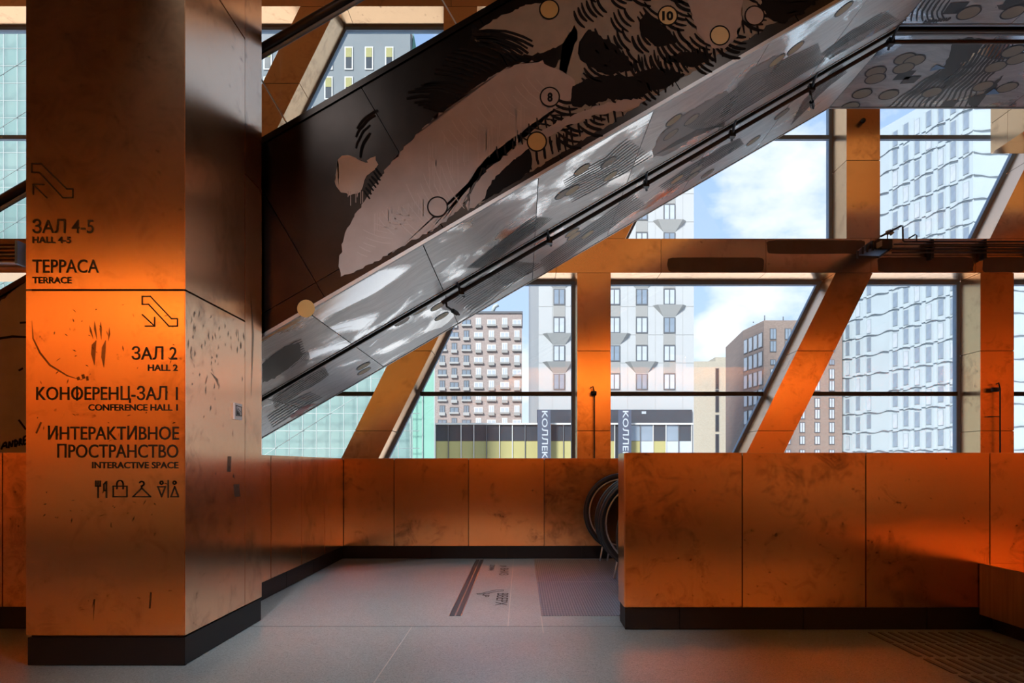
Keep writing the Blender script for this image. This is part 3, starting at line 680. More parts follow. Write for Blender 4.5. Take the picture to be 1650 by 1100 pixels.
for k in range(8): 
    x = random.uniform(560, 585); stroke_geo(mb, [(x, 308), (x, random.uniform(315, 332))], 1.1, ES, .004)
for k in range(24):
    x = random.uniform(600, 690); y = 345-(x-600)*.3; stroke_geo(mb, [(x, y), (x, y+random.uniform(5, 35))], 1.0, ES, .004)
mb.build('paint_drips', M['paint_drip'], E1, kind='stuff')
mb = MB()
for (A, B, n) in (([(590, 330), (720, 230)], [(660, 400), (760, 330)], 14), ([(700, 200), (860, 110)], [(740, 250), (900, 150)], 16), ([(560, 400), (610, 330)], [(600, 420), (700, 340)], 10)):
    fan(mb, A, B, n, 1.6, ES, .0032, .08, .4)
mb.build('brush_texture', M['paint_drip'], E1, kind='stuff')
for c, r, mt, tx in (((885, 15), 16.5, 'paint_gold', None), ((886, 156), 16.5, 'paint_taupe', '8'), ((865, 228), 16.5, 'paint_gold', None), ((705, 333), 17, 'paint_taupe', None), ((1076, 25), 16.5, 'paint_gold', '10'), ((1160, 57), 16.5, 'paint_gold', None), ((1216, 25), 16.5, 'paint_taupe', None)):
    R_ = r*5.4/F
    disc('painted_disc', c, ES, R_*.9, M[mt], E1, .0055); disc('disc_outline', c, ES, R_, M['paint_black'], E1, .006, 32, R_*.86)
    if tx: text_px('numeral', tx, c[0]-(4 if tx == '8' else 9), c[0]+(4.5 if tx == '8' else 9), c[1]-7, c[1]+7, ES, M['paint_black'], E1, .0065, .05)

# painted underside
SF = Plane((0, 0, EZ0), (SN, 0, -CS)); SH = Plane((0, 0, ZK), (0, 0, -1))
_layer = [0]
def sdisc(c, plane, es, mat='paint_sand', r=.085, tx=None):
    _layer[0] = (_layer[0]+1) % 9; o = .0030+.0003*_layer[0]      # overlapping coats of paint lie one over the other
    disc('painted_disc', c, plane, r, M[mat], es, o, 24); disc('disc_outline', c, plane, r*1.08, M['paint_charcoal'], es, o+.00015, 24, r*.93)
for c in ((1086, 194), (1114.5, 193), (1081, 217), (938, 274), (981, 262), (984, 284), (907, 313), (922, 307), (1282, 78), (1360, 15), (1252, 98)): sdisc(c, SF, E1, 'paint_sand' if c[0] % 2 else 'paint_gold', .075)
for c in ((1214, 227), (1260, 184), (1125, 251), (1122, 273), (1091, 289), (1116, 284), (1140, 280), (922, 375), (925, 380), (947, 378), (706, 494), (712, 510), (676, 500), (648, 518), (586, 590), (587, 598)): sdisc(c, SF, E2, 'paint_gold' if c[0] % 3 else 'paint_sand')
for c in ((1458, 95), (1473, 98), (1456, 110), (1411, 116), (1410, 127), (1389, 151), (1432, 153), (1502, 149), (1584, 139), (1604, 108), (1623, 141), (1640, 95), (1632, 83), (1370, 172)): sdisc(c, SH, E2, 'paint_sand', .105)
for c in ((1561, 21), (1632, 20)): sdisc(c, SH, E1, 'paint_sand', .1)
disc('painted_disc', (493, 497), Plane((0, 5.4, 0), (0, -1, 0)), .07, M['paint_gold'], E1, .006)
for q in ([(645, 445), (690, 395), (780, 390), (735, 440)], [(685, 465), (720, 425), (810, 420), (765, 460)], [(900, 595), (945, 560), (1020, 555), (975, 595)]): decal_poly('painted_rhombus', k6(q), SH, M['paint_charcoal'], E2, .003)
decal_poly('painted_rhombus', k6([(920, 80), (970, 15), (1075, 10), (1020, 75)]), SH, M['paint_charcoal'], E1, .003)
for q in ([(850, 395), (890, 358), (940, 378)], [(1160, 525), (1210, 490), (1240, 520)]): decal_poly('painted_triangle', k6(q), SH, M['paint_blue'], E2, .0062)
decal_poly('painted_triangle', k6([(490, 212), (552, 160), (535, 200)]), SF, M['paint_blue'], E1, .0032)
decal_poly('painted_patch', [(468, 668), (500, 652), (508, 650), (472, 672)], SF, M['paint_pink'], E2, .003)
def wavy(mb, Lp, Rp, n, w, plane, off, amp=2.0, seg=24):
    for i in range(n):
        t = (i+.5)/n; pts = []
        for k in range(seg):
            a = interp(Lp, k/(seg-1)); b = interp(Rp, k/(seg-1)); p = a.lerp(b, t)
            pts.append(p+Vector((noise.noise(Vector((k*.35, i*.12, 1)))*amp*1.6, noise.noise(Vector((k*.45, i*.12, 5)))*amp)))
        stroke_geo(mb, pts, w*random.uniform(.7, 1.2), plane, off, .5)
mb = MB()
wavy(mb, k6([(1020, 225), (930, 370), (760, 475), (590, 605)]), k6([(1330, 240), (1230, 380), (1130, 500), (1090, 610)]), 15, 3.6, SH, .0025, 2.2)
mb.build('painted_stripes', M['paint_charcoal'], E2, kind='stuff')
decal_poly('painted_patch', k6([(1000, 218), (1170, 218), (1060, 330), (960, 420), (880, 440), (940, 360)]), SH, M['paint_charcoal'], E2, .002)
decal_poly('painted_patch', k6([(1060, 545), (1150, 520), (1190, 470), (1260, 415), (1220, 480), (1140, 560), (1100, 610)]), SH, M['paint_charcoal'], E2, .002)
mb = MB()
wavy(mb, k6([(760, 0), (720, 60), (700, 118)]), k6([(980, 0), (930, 70), (960, 118)]), 8, 3.4, SH, .0025, 1.5, 10)
fan(mb, k6([(800, 140), (950, 118)]), k6([(830, 110), (980, 95)]), 8, 3, SH, .0028, 0, .2)
mb.build('painted_stripes', M['paint_charcoal'], E1, kind='stuff')
decal_poly('painted_patch', k6([(1230, 40), (1290, 0), (1375, 0), (1375, 60), (1320, 85)]), SH, M['paint_charcoal'], E1, .002)
# long streaks and hatch on the sloping underside, front strip then rear strip
def soff(es, groups, mat, name, off=.0028):
    mb = MB()
    for A, B, n, w, amp in groups: wavy(mb, A, B, n, w, SF, off, amp, 16)
    mb.build(name, M[mat], es, kind='stuff')
soff(E1, [(k5([(420, 690), (600, 610), (735, 540)]), k5([(500, 640), (620, 570), (735, 560)]), 7, 1.6, 1.0),
          (k5([(660, 590), (900, 440), (1180, 270)]), k5([(560, 560), (860, 330), (1150, 190)]), 16, 1.1, 1.4),
          (k5([(20, 800), (200, 700), (300, 610)]), k5([(60, 900), (260, 790), (420, 690)]), 12, 1.3, 1.6),
          (k6([(250, 300), (420, 170), (600, 60)]), k6([(300, 330), (480, 220), (690, 110)]), 10, 1.4, 2.0),
          (k7([(20, 700), (90, 650), (160, 610)]), k7([(20, 790), (110, 740), (190, 690)]), 9, 2.2, 1.5),
          (k7([(830, 330), (960, 230), (1100, 120)]), k7([(900, 330), (1010, 250), (1180, 130)]), 10, 1.3, 1.5)], 'paint_charcoal', 'painted_stripes')
soff(E2, [([(715, 480), (760, 455), (830, 420)], [(760, 500), (800, 470), (880, 425)], 12, 1.7, 2.5),
          ([(880, 440), (960, 385), (1040, 330)], [(870, 420), (940, 370), (1020, 310)], 9, 1.5, 2.0),
          ([(1060, 300), (1120, 262), (1190, 222)], [(1080, 310), (1140, 270), (1200, 232)], 7, 1.6, 1.6),
          (k6([(150, 560), (260, 440), (360, 350)]), k6([(80, 700), (290, 480), (400, 400)]), 9, 1.6, 1.4),
          (k7([(40, 840), (120, 780), (250, 720)]), k7([(60, 900), (170, 830), (280, 760)]), 9, 1.6, 2.0),
          ([(440, 690), (480, 665), (520, 640)], [(430, 670), (460, 650), (500, 630)], 6, 1.8, 1.5)], 'paint_charcoal', 'painted_stripes')
soff(E1, [(k7([(80, 760), (150, 700), (190, 660)]), k7([(120, 780), (180, 720), (200, 690)]), 6, 1.4, 1.2), (k5([(700, 560), (950, 400)]), k5([(640, 540), (900, 330)]), 8, .8, 1.0), (k6([(300, 290), (600, 120)]), k6([(330, 310), (640, 140)]), 6, 1.0, 1.4)], 'paint_white', 'painted_streaks', .0036)
soff(E2, [([(720, 500), (770, 470), (830, 430)], [(760, 510), (800, 480), (850, 440)], 7, 1.0, 2.2), (k7([(60, 850), (220, 740)]), k7([(90, 880), (260, 760)]), 6, .9, 1.6)], 'paint_white', 'painted_streaks', .0036)
for pts in (k5([(800, 440), (800, 370), (850, 310), (920, 270), (975, 245), (940, 330), (890, 400)]), k5([(420, 700), (450, 600), (600, 480), (750, 400), (760, 440), (690, 520), (560, 640)])):
    decal_poly('painted_patch', pts, SF, M['paint_grey'], E1, .0018)
for pts in (k7([(10, 720), (60, 670), (150, 630), (160, 690), (90, 750), (10, 790)]),):
    decal_poly('painted_patch', pts, SF, M['paint_charcoal'], E1, .0016)
for pts in (k7([(725, 490), (760, 440), (900, 360), (960, 350), (900, 430), (800, 500)]),):
    decal_poly('painted_patch', pts, SF, M['paint_white'], E2, .0016)

# underside paint stops at the edge of its own flight's panels
for es, lo, hi in ((E1, 5.44, 6.84), (E2, 7.04, 8.43)):
    for o in es.children:
        if not o.name.startswith(('painted_', 'disc_outline')): continue
        ys = [WLOC[o].y+v.co.y for v in o.data.vertices]
        if max(ys) < 5.41: continue                         # paint on the upright side
        for v in o.data.vertices: v.co.y = min(max(WLOC[o].y+v.co.y, lo), hi)-WLOC[o].y
        o.data.update()
# sprinkler pipe and rails hung between the two undersides
def under(x, y, dz): return (x, y, EZ0+.582*x-dz)
sp = empty('sprinkler_pipe', (0, 7.05, EZ0-.05), 'dark brown sprinkler pipe clamped along the escalator underside', 'pipe')
ptsp = [under(-.82, 7.05, .055), under(XK, 7.05, .055), (9.0, 7.05, ZK-.055)]
tube('pipe_run', ptsp, .022, M['pipe'], sp, 10)
for px in (744, 885, 1040, 1178, 1305, 1432):
    x = (px-CX)*7.05/F*1.005
    a = under(x, 7.05, .055) if x < XK else (x, 7.05, ZK-.055)
    mb = MB().tube([(a[0]-.03, 6.84, a[2]+.045), (a[0], 7.05, a[2]-.012), (a[0]+.02, 7.13, a[2]-.03)], .014, 6).box(a[0]-.03, a[0]+.03, 7.02, 7.08, a[2]-.035, a[2]+.03)
    mb.build('hanger_clamp', M['black'], sp)
for x in (-.78, 2.98):
    a = under(x, 7.05, .055)
    mb = MB().tube([a, (a[0]+.01, 7.05, a[2]-.06), (a[0]+.12, 7.25, a[2]-.10)], .012, 6).tube([(a[0]+.06, 7.15, a[2]-.08), (a[0]+.10, 7.22, a[2]-.095)], .024, 8)
    mb.build('sprinkler_head', M['black'], sp)
for nm, y, dz, r, mt in (('cable_rail', 6.935, .012, .012, 'black'), ('cable_rail', 6.965, .012, .006, 'steel')):
    o = tube(nm, [under(-4.6, y, dz), under(XK, y, dz), (9.0, y, ZK-dz)], r, M[mt])
    tag(o, 'thin %s line running in the gap between the escalator undersides' % ('black' if mt == 'black' else 'bright steel'), 'rail')

# ------------------------------------------------------------------ lower escalators: landing plates and newels
for k, (ya, yb) in enumerate(((5.45, 7.01), (7.03, 8.68))):
    es = empty('lower_escalator', (.8, (ya+yb)/2, 0), ('nearer' if k == 0 else 'farther')+' escalator going down behind the parapet, ribbed landing plate and looped black handrails', 'escalator', 'paired escalators going down')
    xs = [.158, .88, 1.6] if k == 0 else [.158, .70, 1.6]
    for a, b in zip(xs, xs[1:]): box('landing_plate', a+.003, b-.003, ya, yb, .0008, .006, M['grate'], es)
    for yh in ((ya+.13, yb-.17) if k == 0 else (ya+.17, yb-.18)):
        cx, cz, r = 1.26, .62, .455
        loop = [(cx+1.9, yh, cz+r)]+[(cx-r*math.sin(a), yh, cz+r*math.cos(a)) for a in [math.pi*j/24 for j in range(25)]]+[(cx+.5, yh, cz-r+.04)]
        tube('handrail', loop, .034, M['rubber'], es, 10)
        l2 = [(cx+1.9, yh, cz+r-.042)]+[(cx-(r-.042)*math.sin(a), yh, cz+(r-.042)*math.cos(a)) for a in [math.pi*j/24 for j in range(25)]]
        tube('handrail_guide', l2, .010, M['steel'], es, 6)
        gp = [(p[0], yh-.005, p[2]) for p in l2]; prism('glass_panel', gp, (0, .01, 0), M['bal_glass'], es)
        for s in (-.11, -.02): tube('glass_foot', [(cx-.14+s, yh, .19), (cx-.17+s, yh, .012)], .012, M['steel'], es, 6)
    for j in range(4): box('step', 1.6+.4*j, 1.99+.4*j, ya+.2, yb-.2, .001 if j == 0 else .001, .004, M['black'], es)
# floor track and lettering
tr = empty('floor_track', (-.525, 7.05, 0), 'twin dark rubber strips in a bright steel floor track across the landing', 'floor track')
M['track'] = plain('slate_rubber', (.045, .055, .07), .5)
for a, b, mt, h in ((-.572, -.536, 'track', .004), (-.532, -.524, 'steel', .006), (-.520, -.486, 'track', .004), (-.484, -.478, 'steel', .006), (-.578, -.574, 'steel', .006)):
    box('strip' if mt == 'track' else 'steel_edge', a, b, 5.45, 8.69, .0008, h, M[mt], tr)
fg = empty('floor_lettering', (-.3, 7, .001), 'dark floor lettering with escalator symbols beside the ribbed landing plates', 'lettering')
lm = plain('brown_floor_ink', (.035, .022, .02), .6)
UX, UY = (0, -1, 0), (1, 0, 0)
text_world('word', 'ВВЕРХ', (-.225, 6.42, .0012), UX, UY, .56, .105, lm, fg, .004); text_world('word', 'UP', (-.36, 6.42, .0012), UX, UY, .18, .065, lm, fg, .01)
text_world('word', 'ВНИЗ', (-.245, 7.98, .0012), UX, UY, .5, .105, lm, fg, .004); text_world('word', 'DOWN', (-.38, 8.25, .0012), UX, UY, .42, .065, lm, fg, .01)
FP = Plane((0, 0, 0), (0, 0, 1)); k9 = lambda pts: [(700+x/5.32, 880+y/5.32) for x, y in pts]
icon('escalator_symbol', [k9([(530, 372), (595, 372), (590, 382), (545, 385), (420, 408), (370, 410), (362, 404), (410, 400), (530, 372)])], .6, FP, fg, lm, .0012)
icon('escalator_symbol', [k9([(560, 168), (615, 168), (612, 174), (575, 176)])], .6, FP, fg, lm, .0012)

# ------------------------------------------------------------------ bench, tactile bars
bn = empty('bench', (4.2, 4.3, 0), 'low oak-veneered bench block standing against the copper parapet', 'bench')
box('wood_panel', 3.336, 3.356, 2.6, 4.972, .118, .485, M['wood'], bn)
box('seat', 3.36, 5.6, 2.6, 4.972, .455, .487, M['copper'], bn)
box('front_panel', 3.358, 5.6, 2.602, 2.62, .118, .45, M['wood'], bn)
box('plinth', 3.42, 5.5, 2.7, 4.96, .001, .45, M['black'], bn)
tp = empty('tactile_strip', (2.85, 4.25, 0), 'rows of short raised steel guide bars on the dark floor before the bench', 'tactile paving')
tbar = boxg(0, .028, 0, .27, .0008, .006)
first = None
for (a, b) in ((4.615, 4.89), (4.29, 4.58), (3.94, 4.245), (3.6, 3.905), (3.27, 3.57)):
    for k in range(11):
        x = 2.49+.072*k
        if first is None: first = box('bar', x, x+.028, a, a+.29, .0008, .006, M['bar_steel'], tp); continue
        o = first.copy(); COL.objects.link(o); o.parent = tp; o.location = Vector((x+.014, a+.145, .0034))-WLOC[tp]

# ------------------------------------------------------------------ services on the beam
for k, (x, lab) in enumerate((((958-CX)/F*10.1, 'slim black spotlight pole against the copper post behind the landing'), ((1613-CX)/F*10.1, 'slim black spotlight pole against the far right copper post'))):
    sl = empty('pole_spotlight', (x, 10.12, 0), lab, 'spotlight', 'slim black spotlight poles')
    zt = EYE+(CY-(632 if k == 0 else 626))*10.1/F
    tube('pole', [(x, 10.12, .001), (x, 10.12, zt), (x-.02*(1 if k else 1), 10.12, zt+.09), (x-.06, 10.12, zt+.07)], .010, M['black'], sl, 6)
    tube('lamp_head', [(x-.12 if k else x-.05, 10.12, zt-.01), (x-.03 if k else x+.03, 10.12, zt-.01)], .034, M['black'], sl, 10)
    if k: tube('bracket', [(x, 10.12, 1.93), (x-.15, 10.15, 1.93), (x-.15, 10.19, 1.93)], .006, M['black'], sl, 6)
cr = empty('cable_run', (6.5, 10.05, 4.4), 'bundle of thin dark conduits on black brackets along the beam', 'conduit')
W2 = lambda px, py, d=10.05: tuple(P(px, py, d))
for py, x0 in ((393.5, 1440), (396.5, 1482), (401, 1437), (407, 1437)):
    tube('conduit', [W2(x0, py), W2(1790, py)], .012, M['pipe'], cr, 6)
for px in (1503, 1588, 1673):
    a, b = W2(px-2.6, 416), W2(px+2.6, 385); box('bracket', a[0], b[0], 10.06, 10.17, a[2], b[2], M['black'], cr)
    box('bracket_arm', a[0], b[0], 10.03, 10.195, EYE+(CY-401)*10.1/F, EYE+(CY-398)*10.1/F, M['black'], cr)
tube('conduit', [W2(1419, 381), W2(1452, 363.5), W2(1454.5, 365), W2(1455, 387), W2(1457, 389), W2(1790, 389.5)], .014, M['pipe'], cr, 6)
tube('conduit', [W2(1464, 384), W2(1475, 377.5), W2(1477, 379), W2(1477, 389)], .010, M['pipe'], cr, 6)
ct = empty('cable_tray', (5.3, 9.5, 4.45), 'black slatted cable tray end jutting from the beam above the post', 'cable tray')
for k, (px, py0, py1, d) in enumerate(((1381, 404, 415.5, 9.4), (1389, 398, 412, 9.55), (1396.5, 394, 409, 9.7), (1405, 388, 404, 9.85), (1418, 387, 402, 10.0))):
    a, b = P(px, py1, d), P(px, py0, d); box('rib', a.x, a.x+.02, d-.01, d+.01, a.z, b.z, M['black'], ct)
a = P(1381, 415, 9.4); b = P(1434, 401, 10.1)
prism('tray_base', [tuple(P(1381, 415, 9.4)), tuple(P(1416, 416, 9.4)), tuple(P(1435, 402, 10.1)), tuple(P(1405, 402, 10.1))], (0, 0, .03), M['black'], ct)
prism('tray_side', [tuple(P(1381, 404, 9.4)), tuple(P(1381, 415, 9.4)), tuple(P(1405, 402, 10.1)), tuple(P(1403, 388, 10.1))], (.012, 0, 0), M['black'], ct)
a, b = P(1412, 402, 10.05), P(1435, 386.5, 10.05); box('junction_box', a.x, b.x, 10.0, 10.19, a.z, b.z, M['black'], ct)
prism('cover_plate', [tuple(P(1412.5, 401, 9.98)), tuple(P(1421.5, 396, 9.98)), tuple(P(1421.5, 386.5, 9.98)), tuple(P(1412.5, 391, 9.98))], (0, .015, 0), M['spandrel'], ct)
dt = empty('detector', W2(1431, 384), 'small beige detector head on a stem above the cable tray', 'detector')
tube('stem', [W2(1430, 386, 10.13), W2(1430, 376, 10.13)], .008, M['pipe'], dt, 6)
tube('head', [W2(1429, 375.5, 10.13), W2(1434, 373, 10.13), W2(1438, 377, 10.13)], .035, M['paint_sand'], dt, 8)
kn = tube('post_knob', [W2(1391, 194, 10.194), W2(1391, 194, 10.11)], .035, M['black'], None, 10); tag(kn, 'small black round camera fixed high on the orange copper post', 'camera')
lg = empty('louvre_grille', (-8.2, 10.1, 4.3), 'grey slatted convector grille on the beam left of the sign column', 'grille')
for k in range(6):
    z = 4.18+.055*k
    box('slat', -9.6, -7.42, 10.02, 10.18, z, z+.022, M['steel'] if k % 2 == 0 else M['copper'], lg)
box('end_cap', -7.42, -7.38, 10.0, 10.19, 4.16, 4.50, M['frame'], lg)

# ================================================================== OUTSIDE
ZG = -5.0
box('street_ground', -260, 260, 11.2, 420, ZG-.5, ZG, M['asphalt'], kind='structure')
def rect_px(x0, x1, y0, y1, d): a, b = P(x0, y1, d), P(x1, y0, d); return a.x, b.x, a.z, b.z
def facade_window(r, x0, x1, y0, y1, d, glassm, framem, split=2, fw=.09):
    """a window proud of a facade that faces the hall: frame with panes as sub-parts"""
    a, b, z0, z1 = rect_px(x0, x1, y0, y1, d)
    f = box('window', a, b, d-.10, d+.02, z0, z1, framem, r)
    w = (b-a-fw*(split+1))/split
    for k in range(split):
        xa = a+fw+k*(w+fw); box('pane', xa, xa+w, d-.115, d-.09, z0+fw, z1-fw, glassm, f)
    return f
# --- white tower with folded facets
D = 73.0
tw = empty('white_tower', ((1000-CX)*D/F, D+6, ZG), 'white panelled tower with grey folded facets, behind the left-hand post', 'building')
xa, xb = (868-CX)*D/F, (1118-CX)*D/F; ztop = 46.0
prism('wall', [(xa, D, ZG), (xb, D, ZG), (xb+1.0, D+16, ZG), ((852-CX)*84/F, 84, ZG)], (0, 0, ztop-ZG), M['white_panel'], tw)
cols = [901, 945.3, 989.6, 1034, 1078.5]
for rI in range(-6, 4):
    yc = 478.5+45.45*rI
    for cI, xc in enumerate(cols):
        facade_window(tw, xc-9.5, xc+9.5, yc-13, yc+13, D, M['winlight'] if (rI+cI*2) % 3 else M['win'], M['winframe'], 2, .12)
        if rI < 3:
            ya, yb = yc+13.8, yc+45.45-13.8
            if (cI*2+rI) % 3 == 2 or (cI == 0 and rI == 1):
                A = [P(xc-27, ya, D), P(xc+27, ya, D), P(xc+9.5, yb, D), P(xc-9.5, yb, D)]
                t0, t1 = P(xc-20, ya, D), P(xc+20, ya, D); t0.y -= .55; t1.y -= .55
                link('facet', A+[t0, t1], [(0, 1, 5, 4), (4, 5, 2, 3), (0, 4, 3), (1, 2, 5), (0, 3, 2, 1)], M['facet'], tw)
            else:
                a, b, z0, z1 = rect_px(xc-9.5, xc+9.5, ya, yb, D); box('spandrel', a, b, D-.06, D+.02, z0, z1, M['spandrel'], tw)
    a, b, z0, z1 = rect_px(868, 1118, yc+14.6, yc+15.3, D); box('joint', a, b, D-.03, D+.02, z0, z1, M['facet'], tw)
for px in (890, 923, 967, 1011.5, 1056, 1100):
    a, b, z0, z1 = rect_px(px-.25, px+.25, 120, 660, D); box('joint', a, b, D-.02, D+.02, z0, z1, M['facet'], tw)
a, b, z0, z1 = rect_px(865, 1114, 660, 745, D); box('podium_glazing', a, b, D-.3, D+.02, z0, z1, M['windark'], tw)
a, b, z0, z1 = rect_px(1033, 1040, 663, 667, D); box('vent', a, b, D-.4, D-.3, z0, z1, M['winlight'], tw)
# --- low glazed pavilion in front of it
D = 60.0
pv = empty('glazed_pavilion', ((880-CX)*D/F, D+4, ZG), 'low glazed pavilion with dark upper panes and yellow blinds below', 'building')
x0, x1 = 640, 1114
a, b, z0, z1 = rect_px(x0, x1, 684, 760, D); box('body', a, b, D+.1, D+4.4, ZG, z1, M['windark'], pv); box('roof_edge', a-.1, b+.1, D-.2, D+4.5, z1, z1+.15, M['winwhite'], pv)
n = 23; w = (x1-x0)/n
for k in range(n):
    u, v = x0+k*w, x0+(k+1)*w
    a, b, za, zb = rect_px(u+.4, v-.4, 685, 710, D); box('pane', a, b, D, D+.06, za, zb, M['win'] if k in (0, 1, 18, 19, 21) else M['windark'], pv)
    a, b, za, zb = rect_px(u+.4, v-.4, 710.6, 760, D); box('blind', a, b, D, D+.06, za, zb, M['winlight'] if k in (0, 1, 2, 19, 21, 22) else (M['windark'] if k in (11, 17) else M['yellow']), pv)
    a, b, za, zb = rect_px(v-.55, v+.55, 684, 760, D); box('mullion', a, b, D-.12, D+.05, za, zb, M['winwhite'] if k % 3 else M['winframe'], pv)
for px in (876, 1006):
    a, b, z0, z1 = rect_px(px-10, px+11, 660, 760, D-1)
    bnr = box('banner', a, b, D-1.1, D-1, z0, z1, plain('navy_banner', (.035, .05, .085), .6), None); tag(bnr, 'tall navy sign board with sideways pale lettering, %s of the copper post' % ('left' if px < 900 else 'right'), 'sign', 'navy sign boards')
    text_world('lettering', 'КОЛЛЕКЦИЯ', (a+(b-a)*.25, D-1.12, EYE+(CY-662)*(D-1)/F), (0, 0, -1), (1, 0, 0), 6.2, .62, M['winlight'], bnr, .01)
# --- brick apartment block
D = 165.0
ab = empty('apartment_block', ((770-CX)*D/F, D+8, ZG), 'red-brown brick apartment block with staggered white windows and balconies', 'building')
a, b, z0, z1 = rect_px(694, 841, 505, 760, D); box('wall', a, b, D, D+18, ZG, z1, M['brick_red'], ab); box('parapet_coping', a-.2, b+.2, D-.3, D+18, z1, z1+.5, M['winframe'], ab)
for cI, xc in enumerate((712.7, 732, 751.5, 771, 792, 813.3, 833)):
    for rI in range(11):
        yc = 519.5+20.15*rI
        if (cI+rI) % 2 == 0: hw, y0, y1 = 7.2, yc-4.8, yc+4.6
        else: hw, y0, y1 = 4.4, yc-7.6, yc+7.2
        f = facade_window(ab, xc-hw, xc+hw, y0, y1, D, M['winlight'] if cI > 2 else M['win'], M['winwhite'] if cI > 2 else M['winframe'], 2, .2)
        a, b, za, zb = rect_px(xc-hw-.5, xc+hw+.5, y1-(3.5 if (cI+rI) % 2 else 1.2), y1+1.6, D); box('balcony', a, b, D-.55, D-.12, za, zb, M['spandrel'] if cI > 2 else M['facet'], f)
ant = tube('roof_antenna', [tuple(P(793, 504, D+3)), tuple(P(797, 494, D+3)), tuple(P(803, 491, D+3))], .5, M['scaf'], ab, 6)
# --- tan brick block
D = 150.0
tb = empty('tan_block', ((1153-CX)*D/F, D+8, ZG), 'plain tan brick block with one dark vertical window strip', 'building')
a, b, z0, z1 = rect_px(1112, 1188, 582, 760, D); box('wall', a, b, D, D+16, ZG, z1, M['brick_tan'], tb)
a, b, za, zb = rect_px(1155, 1187, 574, 582, D); box('roof_hut', a, b, D+1, D+8, za, zb, M['brick_tan'], tb)
for y0, y1 in ((593, 627), (628, 664), (668, 695), (699, 740)): facade_window(tb, 1152.5, 1158.5, y0, y1, D, M['windark'], M['winframe'], 1, .12)
# --- brown tower (two faces)
D = 110.0
bt = empty('brown_tower', ((1290-CX)*D/F, D+8, ZG), 'dark brown brick tower with tall narrow windows seen past the leaning brace', 'building')
c0 = P(1231, 516, D); lft = P(1197, 532, D*1.0762)
prism('wall', [(c0.x, D, ZG), ((1357-CX)*D/F, D, ZG), ((1357-CX)*D/F, D+25, ZG), ((1197-CX)*(D*1.076)/F+2, D+25, ZG), ((1197-CX)*(D*1.076)/F, D*1.076, ZG)], (0, 0, c0.z-ZG), M['brick_brown'], bt)
for xc in (1245.5, 1269.5, 1292.5, 1316.7, 1340):
    for y0, y1 in ((529, 547), (549, 567), (579, 588), (594, 611), (613, 630), (641, 657), (659, 675), (680, 697), (702, 716), (724, 738)):
        facade_window(bt, xc-5.2 if y1 < 580 else xc-4.5, xc+5.2 if y1 < 580 else xc+4.5, y0, y1, D, M['winlight'] if y0 > 590 else M['win'], M['winframe'], 2, .12)
A = Vector((c0.x, D, 0)); B = Vector(((1197-CX)*(D*1.076)/F, D*1.076, 0)); dv = (B-A).normalized(); nv = Vector((dv.y, -dv.x, 0)); nv = -nv if nv.y > 0 else nv
Lf = (B-A).length
for s in (.14, .37, .60, .84):
    p = A+(B-A)*s; sc = p.y/D
    for z in [c0.z-4.2-3.05*k for k in range(8)]:
        q = [p-dv*.75+nv*.02, p+dv*.75+nv*.02]
        f = link('window', [Vector((c.x, c.y, zz))+o for zz in (z, z+2.4) for c in q for o in (Vector(), nv*.08)], BF, M['winframe'], bt)
        q = [p-dv*.6+nv*.09, p+dv*.6+nv*.09]
        link('pane', [Vector((c.x, c.y, zz))+o for zz in (z+.12, z+2.28) for c in q for o in (Vector(), nv*.03)], BF, M['winlight'], f)
for px, py in ((1232, 508), (1262, 510), (1214, 520)): tube('roof_mast', [tuple(P(px, 518, D+1)), tuple(P(px, py, D+1))], .08, M['winframe'], bt, 6)
# --- pale tower with wavy ledges
pt = empty('wavy_tower', (56, 100, ZG), 'pale blue-white tiled tower with wavy ledges and staggered narrow windows', 'building')
A = Vector(((1568-CX)*90/F, 90, 0)); dv = Vector((-.3364, 1, 0)).normalized(); k_ = math.hypot(.3364, 1)
ZT = 52.5; B = A+dv*(21.6*k_); nv = Vector((-dv.y, dv.x, 0)); nv = nv if nv.y < 0 else -nv
prism('wall', [A.to_tuple()[:2]+(ZG,), (A.x+34, 92.5, ZG), (A.x+34, 120, ZG), (B.x+14, B.y+6, ZG), B.to_tuple()[:2]+(ZG,)], (0, 0, ZT-ZG), M['white_panel2'], pt)
def on_face(name, org, d, nrm, s0, s1, z0, z1, t0, t1, mat, parent):
    q = [org+d*s0, org+d*s1]
    return link(name, [Vector((c.x, c.y, z))+nrm*o for z in (z0, z1) for c in q for o in (t0, t1)], BF, mat, parent)
FH = 3.0
cols1 = [.9+1.78*k for k in range(7)]; cols2 = [16.2+2.05*k for k in range(3)]
nf = [EYE+(CY-y)*102.6/F for y in range(0, 0)]
z = .4; lev = 0; cnt = 0
